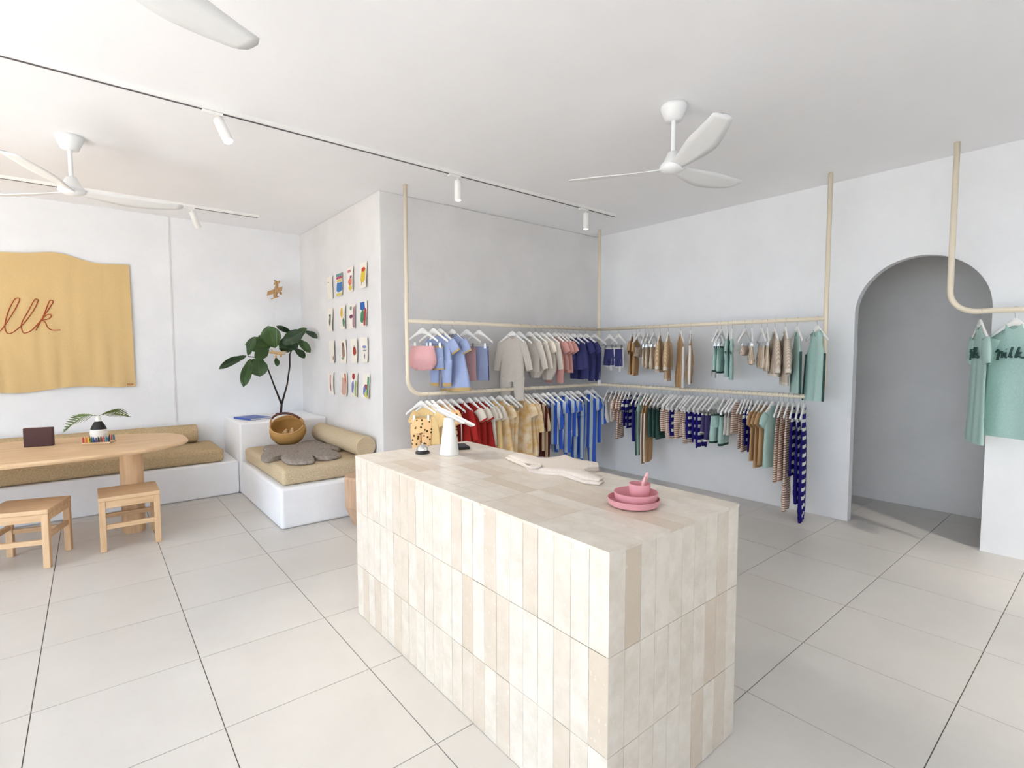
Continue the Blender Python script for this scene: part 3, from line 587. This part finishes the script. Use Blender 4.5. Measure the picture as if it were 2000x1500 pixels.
k2 = empty('garment_rack', (5.038, -1.344, 0), 0, 'cream tube garment rack hanging across the arch edge', 'garment rack'); o_ = Vector((5.038, -1.344, 0)); rk = k2
rt([(5.038, -1.344, CEIL)]+arcpts((5.038, -1.344-.15, 1.765+.15), (0, 1, 0), (0, 0, -1), .15)+arcpts((5.038, -2.9+.15, 1.765+.15), (0, 0, -1), (0, -1, 0), .15)+[(5.038, -2.9, CEIL)], 'hanging_tube')

# ------------------------------------------------------------------ hangers
HW = .14
def zarm(x): return -.083-.80*(math.sqrt(x*x+.018**2)-.018)
def hanger_mesh():
    mb = MB(); n = 18; top, bot = [], []
    for i in range(n+1):
        x = -HW+2*HW*i/n; hh = .0125+.015*math.exp(-(x/.05)**2); top.append((x, zarm(x)+hh)); bot.append((x, zarm(x)-hh*.9))
    rows = []
    for (x, a), (_, b_) in zip(top, bot): rows.append([(x, -.006, a-.002), (x, 0, a), (x, .006, a-.002), (x, .006, b_+.002), (x, 0, b_), (x, -.006, b_+.002)])
    mb.grid(rows, True); mb.cap(rows[-1]); mb.cap(rows[0], True); return mb.mesh('coat_hanger', 'hanger', True)
HM = hanger_mesh()
hk = [(0, 0, -.075), (0, 0, -.035)]+[(math.sin(a)*.0212, 0, math.cos(a)*.0212+.0005) for a in [math.radians(180+d) for d in range(20, 281, 20)]]
HKM = MB().tube([(x, 0, z) for x, y, z in hk], .0016, 6).mesh('hook', 'steel', True)
BARM = MB().tube([(-.112, 0, -.176), (-.112, 0, -.2), (.112, 0, -.2), (.112, 0, -.176)], .0016, 6).mesh('clip_bar', 'steel', True)
CLM = {m: MB().extrude([(-.009, -.009, -.19), (.009, -.009, -.19), (.011, -.011, -.24), (-.011, -.011, -.24)], (0, .02, 0)).mesh('clip', m) for m in ('hanger', 'steel')}

# ------------------------------------------------------------------ garments
def ztop(x): return -.064-.80*abs(x)
def shirt_body(hem, ws, prof, t=.024, nw=.045, dip=.035, folds=2.5, ph=0, amp=.007, hemw=None):
    mb = MB(); nu, nv = 14, 11
    us = [-1+2*i/nu for i in range(nu+1)]
    def wp(v):
        for (a, wa), (b_, wb) in zip(prof, prof[1:]):
            if v <= b_: q = (v-a)/(b_-a); q = q*q*(3-2*q); return wa+(wb-wa)*q
        return prof[-1][1]
    hem_rows = [[], []]
    for side in (-1, 1):
        rows = []
        for j in range(nv+1):
            v = j/nv; r = []
            for u in us:
                xs_ = u*ws; zt = ztop(xs_)
                if abs(xs_) < nw: q = 1-(xs_/nw)**2; zt = ztop(nw)-q*(dip if side < 0 else .01)
                x = u*wp(v); z = zt*(1-v)+hem*v
                e = math.sqrt(max(0, 1-u*u)); th = (t*(v**.5) if abs(xs_) >= nw else max(.008*1, t*v**.5))*e
                y = side*th*(1+.25*math.sin(4*v+ph))+amp*v*math.sin(PI*folds*u+ph+side*.6)*e
                r.append((x, y, z))
            rows.append(r if side < 0 else r[::-1])
        mb.grid(rows)
        hem_rows[0] += [tuple(Vector(a).lerp(Vector(b_), .35)) for a, b_ in zip(rows[-2], rows[-1])][:-1]; hem_rows[1] += rows[-1][:-1]
    return mb, wp, hem_rows
def limb(pa, pb, wa, wb, t, bend=0, flare=0, n=7):
    pa, pb = Vector(pa), Vector(pb); d = (pb-pa).normalized(); s_ = Vector((d.z, 0, -d.x)).normalized(); mb = MB(); rows = []
    for i in range(n+1):
        q = i/n; c_ = pa.lerp(pb, q)+s_*bend*math.sin(PI*q); w = wa+(wb-wa)*q; tt = t*(.75+.35*math.sin(PI*q))
        rows.append([c_+s_*w*math.cos(2*PI*k/14)+Vector((0, 1, 0))*tt*math.sin(2*PI*k/14)*(1+.18*math.sin(3*k+5*q)) for k in range(14)])
    mb.grid(rows, True); mb.cap(rows[0], True); return mb, rows
def band(rows, k0, k1, grow=1.04):
    mb = MB(); rws = []
    for r in (rows[k0], rows[k1]):
        c_ = sum((Vector(p) for p in r), Vector())/len(r); rws.append([c_+(Vector(p)-c_)*grow for p in r])
    d = (sum((Vector(p) for p in rows[k1]), Vector())-sum((Vector(p) for p in rows[k0]), Vector()))/len(rows[0])*.08
    rws[1] = [p+d for p in rws[1]]; mb.grid(rws, True); return mb
NAMES = {'tee': 'tee_shirt', 'long': 'long_sleeve_top', 'sweater': 'knit_sweater', 'romper': 'romper', 'onesie': 'sleepsuit', 'singlet': 'singlet', 'jump': 'jumpsuit', 'body': 'bodysuit', 'dress': 'dress', 'swim': 'bib_onesie', 'bloom': 'bloomers', 'shorts': 'shorts', 'pants': 'trousers', 'skirt': 'skirt'}
CATS = {'tee': 'tee shirt', 'long': 'top', 'sweater': 'sweater', 'romper': 'romper', 'onesie': 'sleepsuit', 'singlet': 'singlet', 'jump': 'jumpsuit', 'body': 'bodysuit', 'dress': 'dress', 'swim': 'onesie', 'bloom': 'bloomers', 'shorts': 'shorts', 'pants': 'trousers', 'skirt': 'skirt'}
CLIP = ('bloom', 'shorts', 'pants', 'skirt')
def garment(loc, ang, typ, mat, hem, label, hlabel, group, trim=None, sleeve=None, tagged=False, clipmat='steel', wide=1.0, stripe=None, text=None, thin=1.0, lean=0, slv=None):
    ph = random.uniform(0, 6); m = 'g_'+mat; sl = 'g_'+(sleeve or mat); tr = 'g_'+(trim or mat)
    h = bpy.data.objects.new('coat_hanger', HM); COL.objects.link(h); h.location = loc; h.rotation_euler.z = ang; tag(h, hlabel, 'hanger', 'white hangers on the rails')
    inst('hook', HKM, h)
    if typ in CLIP:
        cb_ = inst('clip_bar', BARM, h)
        for s_ in (-1, 1): inst('clip', CLM[clipmat], cb_, (s_*.062*wide, 0, 0))
    parts = []
    if typ in CLIP:
        top = -.222; hem = min(hem, top-.07); w0 = .088*wide
        if typ == 'skirt': crotch = hem
        else: crotch = max(hem+.03, top-.13) if typ != 'bloom' else hem+.012
        mb = MB(); rows = []
        nv = 8
        for j in range(nv+1):
            v = j/nv; z = top+(crotch-top)*v
            w = w0*(1+.10*v) if typ != 'bloom' else w0*(1+.30*math.sin(PI*min(1, v*1.05)*.62)) * (1 if v < .8 else 1-.5*(v-.8)/.2*.8)
            t_ = .012+.018*v if typ != 'bloom' else .016+.03*math.sin(PI*v)
            rows.append([(w*math.cos(2*PI*k/24), t_*math.sin(2*PI*k/24)*(1+.3*math.sin(7*k+ph)*v), z) for k in range(24)])
        mb.grid(rows, True); g_ = mb.build(NAMES[typ], m, None, True)
        band(rows, 0, 1, 1.05).build('waistband', tr if typ != 'pants' else m, g_, True)
        if typ == 'bloom':
            mb2 = MB(); mb2.grid([rows[-1], [(x*.15, y*.2, z-.012) for x, y, z in rows[-1]]], True); mb2.build('gusset', m, g_, True)
            for s_ in (-1, 1): q, rw = limb((s_*w0*.62, 0, crotch+.04), (s_*w0*.86, 0, crotch+.004), w0*.42, w0*.30, .026); q.build('leg', m, g_, True)
        elif typ != 'skirt':
            for s_ in (-1, 1):
                q, rw = limb((s_*w0*.53, 0, crotch+.02), (s_*w0*(.62 if typ == 'shorts' else .5), 0, hem), w0*.56, w0*(.56 if typ == 'shorts' else .42), .024, n=9)
                q.build('leg', m, g_, True)
                if trim: band(rw, 8, 9, 1.06).build('hem_trim', tr, g_, True)
                if stripe: MB().tube([Vector((s_*w0*1.04, 0, top)), Vector((s_*w0*1.12, 0, crotch)), Vector((s_*w0*1.14, 0, hem))], .007, 6).build('side_stripe', 'g_'+stripe, g_, True)
        elif stripe:
            for s_ in (-1, 1): MB().tube([Vector((s_*w0*1.02, 0, top)), Vector((s_*w0*1.1, 0, hem))], .006, 6).build('side_stripe', 'g_'+stripe, g_, True)
    else:
        ws = .118*wide; cw = .122*wide; legs = None; nw = .045; dip = .035; t_ = .026; bodyhem = hem
        if typ in ('romper', 'onesie', 'jump'): bodyhem = hem+min(.20, (ztop(.1)-hem)*.42); legs = hem
        if typ in ('tee',): pr = [(0, ws), (.3, cw), (1, cw*1.12)]
        elif typ in ('long', 'sweater'): pr = [(0, ws), (.3, cw), (1, cw*1.05)]; t_ = .034 if typ == 'sweater' else .026
        elif typ in ('romper', 'onesie'): pr = [(0, ws), (.3, cw*.93), (1, cw*1.02)]
        elif typ == 'dress': pr = [(0, ws), (.25, cw*.95), (1, cw*1.35)]; t_ = .035
        elif typ in ('singlet', 'jump'): ws = .078*wide; nw = .04; dip = .06; pr = [(0, ws), (.12, ws*.95), (.32, cw*.95), (1, cw*(1.02 if typ == 'singlet' else .98))]
        elif typ == 'body': pr = [(0, ws), (.3, cw*.95), (.75, cw*.9), (1, cw*.45)]
        elif typ == 'swim': ws = .07; nw = .045; dip = .05; pr = [(0, ws), (.3, .08), (.7, .088), (1, .035)]
        mb, wp, hem_rows = shirt_body(bodyhem, ws, pr, t_, nw, dip, random.choice((1.6, 2.2, 3)), ph, .006)
        g_ = mb.build(NAMES[typ], m, None, True)
        nb = []
        for side in (-1, 1):
            for i in range(9):
                x = (-nw+2*nw*i/8)*(-side); q = 1-(x/nw)**2; nb.append((x, side*.0085*math.sqrt(max(0, 1-(x/ws)**2)), ztop(nw)-q*(dip if side < 0 else .01)+.001))
        MB().tube(nb+[nb[0]], .0035, 6, False).build('neckband', tr, g_, True)
        if typ in ('tee', 'romper', 'dress', 'long', 'sweater', 'onesie', 'body'):
            lng = typ in ('long', 'sweater', 'onesie', 'body')
            for s_ in (-1, 1):
                L = min(.27, (-.12-bodyhem)*.85) if lng else (slv or .10); an = math.radians(random.uniform(70, 80) if lng or slv else random.uniform(56, 68))
                a = Vector((s_*ws*.80, 0, ztop(ws*.80)-.034)); e = a+Vector((s_*math.cos(an), 0, -math.sin(an)))*(L+.03)
                q, rw = limb(a, e, .05*wide if not lng else .044*wide, .046*wide if not lng else .031*wide, .019 if typ != 'sweater' else .027, s_*-.008, n=9)
                sv = q.build('sleeve', sl, g_, True)
                if trim or typ == 'sweater': band(rw, 8, 9, 1.06).build('cuff', tr if trim else 'g_cream', sv, True)
        if legs is not None:
            for s_ in (-1, 1):
                wl = wp(1); q, rw = limb((s_*wl*.5, 0, bodyhem+.05), (s_*wl*.55, random.uniform(-.01, .01), legs), wl*.5, wl*.36, .024, n=8); lg_ = q.build('leg', m, g_, True)
                if trim: band(rw, 7, 8, 1.05).build('cuff', tr, lg_, True)
        if typ in ('tee', 'dress', 'long', 'sweater', 'singlet') and (trim or typ == 'sweater') and typ != 'singlet':
            band(hem_rows, 0, 1, 1.03).build('hem_band', tr if trim else 'g_cream', g_, True)
        if stripe:
            for s_ in (-1, 1):
                pts_ = [(s_*(wp(v)+.002), 0, ztop(ws)*(1-v)+bodyhem*v) for v in (.3, .45, .6, .8, 1)]
                if legs is not None: pts_.append((s_*wp(1)*.92, 0, legs))
                mb = MB(); mb.grid([[(x, -.011, z), (x+s_*.004, 0, z), (x, .011, z)] for x, y, z in pts_]); mb.build('side_stripe', 'g_'+stripe, g_, True)
        if text:
            def tp(a, b_): # a 0..1 across chest, b 0..1 down
                x = -.085+.17*a; z = -.255-.085*b_; u = x/wp(.4); return (x, -(t_*.72*math.sqrt(1-u*u)+.0075), z)
            for stn in ([(0, .35), (.08, .15), (.1, .4), (.06, 1), (.12, .5), (.2, .3), (.24, .5), (.22, .8)], [(.34, .35), (.33, .7), (.38, .78)], [(.36, .1), (.365, .12)], [(.46, .75), (.5, .4), (.56, -.05), (.52, .3), (.5, .7), (.56, .72)], [(.66, .78), (.72, .3), (.78, -.05), (.72, .45), (.7, .75), (.74, .5), (.84, .38), (.76, .55), (.88, .78), (1, .7)]):
                MB().tube(spline([tp(*p) for p in stn], 5), .0062, 6).build('lettering', 'g_green', g_, True)
    if tagged: MB().box((.05, -.035, hem-.045), (.088, -.034, hem+.015)).build('price_tag', 'tag', g_); MB().tube([(.069, -.0345, hem+.015), (.066, -.02, hem+.1)], .0008, 4).build('tag_string', 'tag', g_)
    g_.location = loc; g_.rotation_euler.z = ang; g_.scale.y = thin
    if lean: g_.rotation_euler = ((Matrix.Rotation(lean, 3, 'Y') if loc.x > 5 else Matrix.Rotation(-lean, 3, 'X')) @ Matrix.Rotation(ang, 3, 'Z')).to_euler()
    tag(g_, label, CATS[typ], group)
    return g_
def along(rail, px):
    lo_, hi_ = (2.46, 5.02) if rail[1] == 'L' else (-.53, 1.9); z = ZU if rail[0] == 'U' else ZL
    for _ in range(40):
        mid = (lo_+hi_)/2; w = (mid, RY, z) if rail[1] == 'L' else (RX, mid, z); a = pj(w)[0]
        if (a < px) == (rail[1] == 'L'): lo_ = mid
        else: hi_ = mid
    return Vector(w)
def curve_fix(w):   # the lower rail rounds the corner
    return w
OLD = dict(trim=None)
RAILS = {
'UL': [(825, -32, 'bloom', 'pink', 724, 'pale pink gathered bloomers', dict(clipmat='hanger', wide=1.12)), (846.6, -52, 'shorts', 'chambray', 722, 'chambray shorts with mustard hem', dict(trim='mustard')), (860, -60, 'romper', 'chambray', 754, 'chambray bubble romper', dict(trim='mustard')), (884, -66, 'dress', 'chambray', 764, 'long chambray puffed dress', dict(trim='mustard', wide=1.05, lean=.07)),
       (911.5, -50, 'skirt', 'roseskirt', 744, 'rose straight skirt', {}), (935.5, -50, 'skirt', 'bluegrey', 743, 'periwinkle straight skirt', dict(stripe='navy')), (1000.5, -46, 'onesie', 'oat', 783, 'long oatmeal sleepsuit', dict(wide=1.08)), (1014, -58, 'shorts', 'oat', 722, 'oatmeal shorts', {}), (1034, -66, 'long', 'oat', 726, 'oatmeal cardigan', {}), (1046, -68, 'body', 'oat', 738, 'oatmeal bodysuit', {}),
       (1058, -66, 'tee', 'cream', 715, 'cream tee', dict(wide=.95)), (1070, -68, 'body', 'oat', 742, 'oatmeal bodysuit', {}), (1083, -70, 'romper', 'rose', 748, 'dusty rose romper', {}), (1091, -70, 'tee', 'rose', 722, 'dusty rose tee', {}), (1098, -68, 'tee', 'rose', 728, 'dusty rose tee', {}), (1108, -60, 'shorts', 'navy', 718, 'navy shorts', {}),
       (1120, -64, 'long', 'navy', 722, 'navy long-sleeved top', {}), (1132, -66, 'romper', 'navy', 740, 'navy romper', {}), (1145, -66, 'romper', 'navy', 741, 'navy romper', {}), (1166, -60, 'pants', 'navy', 744, 'navy trousers with white tag', dict(tagged=True, wide=.9))],
'UR': [(1190.5, 262, 'shorts', 'navy', 716, 'navy shorts with white piping', dict(trim='trim', stripe='trim', tagged=True, wide=.88)), (1208.5, 258, 'shorts', 'navy', 718, 'navy shorts with white piping', dict(trim='trim', stripe='trim', tagged=True, wide=.88)), (1234, 206, 'tee', 'tan', 731, 'tan tee', {}), (1242.5, 205, 'romper', 'tan', 734, 'tan romper', {}), (1249.5, 182, 'shorts', 'ribcream', 697, 'cream knit shorts', {}),
       (1260, 200, 'shorts', 'cable', 716, 'cream cable-knit shorts', {}), (1266.5, 202, 'shorts', 'cable', 720, 'cream cable-knit shorts', {}), (1277, 196, 'shorts', 'cable', 721, 'cream cable-knit shorts', {}), (1289, 206, 'sweater', 'ribtan', 727, 'beige ribbed sweater', dict(wide=.95)), (1305.5, 207, 'sweater', 'ribtan', 744, 'beige ribbed sweater', dict(wide=1.1)), (1329.5, 226, 'jump', 'tan', 757, 'tan jumpsuit with white side stripe', dict(stripe='trim', wide=1.1)),
       (1349, 208, 'jump', 'tan', 750, 'tan jumpsuit with white side stripe', dict(stripe='trim', wide=1.05)), (1401.5, 188, 'shorts', 'teal', 726, 'teal shorts with dark trim', dict(trim='green', tagged=True)), (1409, 190, 'shorts', 'teal', 729, 'teal shorts with dark trim', dict(trim='green', tagged=True)), (1422, 203, 'tee', 'teal', 736, 'teal tee', {}), (1430.5, 205, 'tee', 'teal', 742, 'teal tee', {}),
       (1456, 180, 'shorts', 'ribcream', 694, 'tiny cream knit shorts', dict(wide=.8)), (1469, 206, 'shorts', 'cable', 712, 'cream cable-knit shorts', dict(wide=.9)), (1488, 222, 'shorts', 'cable', 719, 'cream cable-knit shorts', {}), (1499, 214, 'shorts', 'cable', 725, 'cream cable-knit shorts', {}), (1514, 212, 'sweater', 'ribcream', 735, 'cream ribbed sweater', {}), (1534.5, 214, 'sweater', 'ribcream', 752, 'cream ribbed sweater', dict(wide=1.08)),
       (1557.5, 220, 'singlet', 'teal', 768, 'teal singlet with green side stripe', dict(stripe='green', wide=.95)), (1597, 238, 'singlet', 'teal', 784, 'long teal singlet, green side stripe', dict(stripe='green', wide=1.0, lean=.075))],
'LL': [(822, -32, 'pants', 'spots', 876, 'peach spotted trousers', dict(clipmat='hanger', wide=1.05)), (834, -58, 'tee', 'yellow', 868, 'yellow tee', {}), (844, -55, 'dress', 'yellow', 870, 'yellow dress', {}), (859, -60, 'tee', 'spots', 862, 'peach spotted tee', {}), (869, -62, 'tee', 'spots', 866, 'peach spotted tee', {}), (882, -52, 'pants', 'darkred', 884, 'dark red trousers with white stripe', dict(stripe='cream')), (898.5, -60, 'long', 'red', 886, 'red top with cream patch', dict(sleeve='red')),
       (916, -62, 'tee', 'red', 880, 'red tee with cream shoulders', dict(sleeve='cream', trim='red')), (928, -62, 'tee', 'red', 884, 'red tee with cream shoulders', dict(sleeve='cream', trim='red')), (939.5, -58, 'dress', 'red', 892, 'red dress with cream sleeves', dict(sleeve='cream')), (946, -62, 'tee', 'cream', 870, 'cream tee', {}), (959.5, -64, 'tee', 'yellow', 880, 'pale yellow tee', dict(sleeve='cream')), (975, -58, 'dress', 'tiedye', 888, 'tie-dyed dress', {}), (988, -58, 'pants', 'tiedye', 886, 'tie-dyed trousers', {}),
       (996, -58, 'pants', 'tiedye', 890, 'tie-dyed trousers', {}), (1017.5, -62, 'tee', 'tiedye', 884, 'tie-dyed tee', {}), (1026, -60, 'dress', 'tiedye', 890, 'tie-dyed dress', dict(wide=.95)), (1032, -62, 'long', 'tiedye', 884, 'tie-dyed long-sleeved top', {}), (1043, -64, 'long', 'maroonstripe', 880, 'maroon striped top', {}), (1049, -58, 'pants', 'maroon', 892, 'maroon trousers', {}), (1060, -56, 'pants', 'maroonstripe', 893, 'maroon striped trousers', {}),
       (1070, -64, 'long', 'bluestripe', 868, 'blue striped top', {}), (1081, -62, 'romper', 'bluestripe', 878, 'blue striped romper', {}), (1097, -58, 'romper', 'bluestripe', 884, 'blue striped romper', {}), (1107, -60, 'tee', 'bluestripe', 852, 'blue striped tee', {}), (1115, -52, 'pants', 'bluestripe', 888, 'blue striped trousers', {}), (1128, -54, 'pants', 'bluestripe', 896, 'blue striped trousers', {}), (1147, -62, 'romper', 'bluestripe', 906, 'long blue striped romper', {}), (1157, -66, 'long', 'bluestripe', 864, 'blue striped top', {})],
'LR': [(1188, 198, 'swim', 'offwhite', 826, 'white bib onesie with black trim', dict(trim='blacktrim')), (1197, 198, 'swim', 'offwhite', 824, 'white bib onesie with black trim', dict(trim='blacktrim')), (1205, 198, 'tee', 'stripe', 820, 'brown striped tee', dict(wide=.9)), (1212, 198, 'dress', 'stripe', 856, 'brown striped dress', dict(wide=.85)), (1218, 198, 'tee', 'stripe', 826, 'brown striped tee', dict(wide=.9)), (1225, 198, 'tee', 'check', 832, 'indigo block-check tee', dict(wide=.9)), (1231, 198, 'tee', 'check', 836, 'indigo block-check tee', dict(wide=.9)),
       (1244, 190, 'jump', 'check', 862, 'indigo block-check jumpsuit', dict(wide=.9)), (1253, 190, 'jump', 'teal', 889, 'teal jumpsuit with green side stripe', dict(stripe='green')), (1263, 190, 'jump', 'tan', 906, 'tan jumpsuit with white side stripe', dict(stripe='trim')), (1267.5, 190, 'jump', 'tan', 902, 'tan jumpsuit with white side stripe', dict(stripe='trim')), (1276, 181, 'pants', 'green', 854, 'dark green trousers', {}), (1284, 181, 'pants', 'green', 856, 'dark green trousers', {}), (1291, 181, 'skirt', 'green', 858, 'dark green skirt', {}),
       (1303, 168, 'pants', 'stripe', 843, 'brown striped leggings', dict(clipmat='hanger')), (1311, 169, 'pants', 'stripe', 850, 'brown striped leggings', dict(clipmat='hanger')), (1315, 170, 'pants', 'stripe', 859, 'brown striped leggings', dict(clipmat='hanger')), (1321, 170, 'pants', 'check', 852, 'indigo block-check leggings', dict(clipmat='hanger')), (1330, 168, 'pants', 'stripe', 857, 'brown striped leggings', dict(clipmat='hanger')), (1341, 169, 'skirt', 'stripe', 852, 'brown striped skirt', dict(clipmat='hanger')), (1346, 170, 'pants', 'stripe', 868, 'brown striped leggings', dict(clipmat='hanger')),
       (1353, 170, 'pants', 'check', 858, 'indigo block-check leggings', dict(clipmat='hanger')), (1364, 170, 'pants', 'check', 864, 'indigo block-check leggings', dict(clipmat='hanger')), (1372, 171, 'pants', 'check', 876, 'indigo block-check leggings', dict(clipmat='hanger')), (1383, 172, 'shorts', 'purple', 846, 'purple shorts with white trim', dict(trim='trim')), (1391, 172, 'shorts', 'purple', 863, 'purple shorts with white trim', dict(trim='trim')), (1402, 172, 'shorts', 'teal', 866, 'teal shorts with dark trim', dict(trim='green')), (1415, 184, 'shorts', 'teal', 871, 'teal shorts with dark trim', dict(trim='green')),
       (1427, 176, 'shorts', 'offwhite', 850, 'white shorts', {}), (1432, 176, 'shorts', 'offwhite', 851, 'white shorts', {}), (1440, 176, 'singlet', 'stripe', 846, 'short brown striped singlet', dict(wide=.8)), (1451, 186, 'singlet', 'stripe', 876, 'brown striped singlet', dict(wide=.85)), (1456, 188, 'singlet', 'stripe', 883, 'brown striped singlet', dict(wide=.85)), (1463, 188, 'tee', 'check', 870, 'indigo block-check tee', dict(wide=.8)), (1469, 188, 'tee', 'check', 882, 'indigo block-check tee', dict(wide=.8)), (1481, 176, 'tee', 'tan', 900, 'tan tee', {}), (1489, 176, 'tee', 'tan', 913, 'tan tee', {}),
       (1499.5, 176, 'tee', 'tan', 908, 'tan tee', {}), (1510, 172, 'tee', 'teal', 914, 'teal tee', {}), (1522, 190, 'singlet', 'stripe', 942, 'long brown striped singlet', dict(wide=.85)), (1530, 190, 'singlet', 'stripe', 940, 'long brown striped singlet', dict(wide=.85)), (1541, 186, 'jump', 'stripe', 1000, 'long brown striped jumpsuit', dict(wide=.85)), (1551, 188, 'singlet', 'check', 930, 'indigo block-check singlet', dict(wide=.85)), (1561.5, 190, 'jump', 'check', 985, 'indigo block-check jumpsuit', dict(wide=.85)), (1572, 192, 'jump', 'check', 1028, 'extra long indigo block-check jumpsuit', dict(wide=.85))]}
PHR = {'UL': 'upper rail before grey wall', 'LL': 'lower rail before grey wall', 'UR': 'upper rail toward the arch', 'LR': 'lower rail toward the arch'}
def nth(k): return '%d%s' % (k, 'th' if 10 <= k % 100 <= 20 else {1: 'st', 2: 'nd', 3: 'rd'}.get(k % 10, 'th'))
for key, items in RAILS.items():
    n = len(items); ws_ = [along(key, it[0]) for it in items]
    for k, (px, an, typ, mat, hem, desc, kw) in enumerate(items):
        w = along(key, px); zr = w.z
        hz = (onY(px, hem, RY-.03) if key[1] == 'L' else onX(px, hem, RX-.05)).z-zr
        if key == 'UL' and px > 1160: w.x = RX-.075
        w.z += RR-.0190
        pos = nth(k+1) if key[1] == 'R' else nth(n-k)
        garment(w, math.radians(an+random.uniform(-3, 3)), typ, mat, hz, '%s, %s from corner post on %s' % (desc, pos, PHR[key]), 'white hanger with %s, %s from corner on %s' % (CATS[typ], pos, PHR[key]), 'children\'s clothes on the rails', thin=max(.4, min(1, min((ws_[k]-ws_[q]).length for q in (k-1, k+1) if 0 <= q < n)/.06)), **kw)
for y, an, hem, lab in ((-1.515, 204, 866, 'teal tee hanging edge-on at the arch rail bend'), (-1.688, 246, 858, 'teal tee with dark green script hanging beyond the arch')):
    w = Vector((5.038, y, 1.7645)); hz = onX(pj(w)[0], hem, 5.0).z-w.z
    garment(w, math.radians(an), 'tee', 'teal', hz, lab, 'white hanger carrying the %s' % ('edge-on teal tee by the arch' if an == 204 else 'teal tee with green script'), 'teal tees on the arch rail', wide=1.22, text=True, slv=.15)
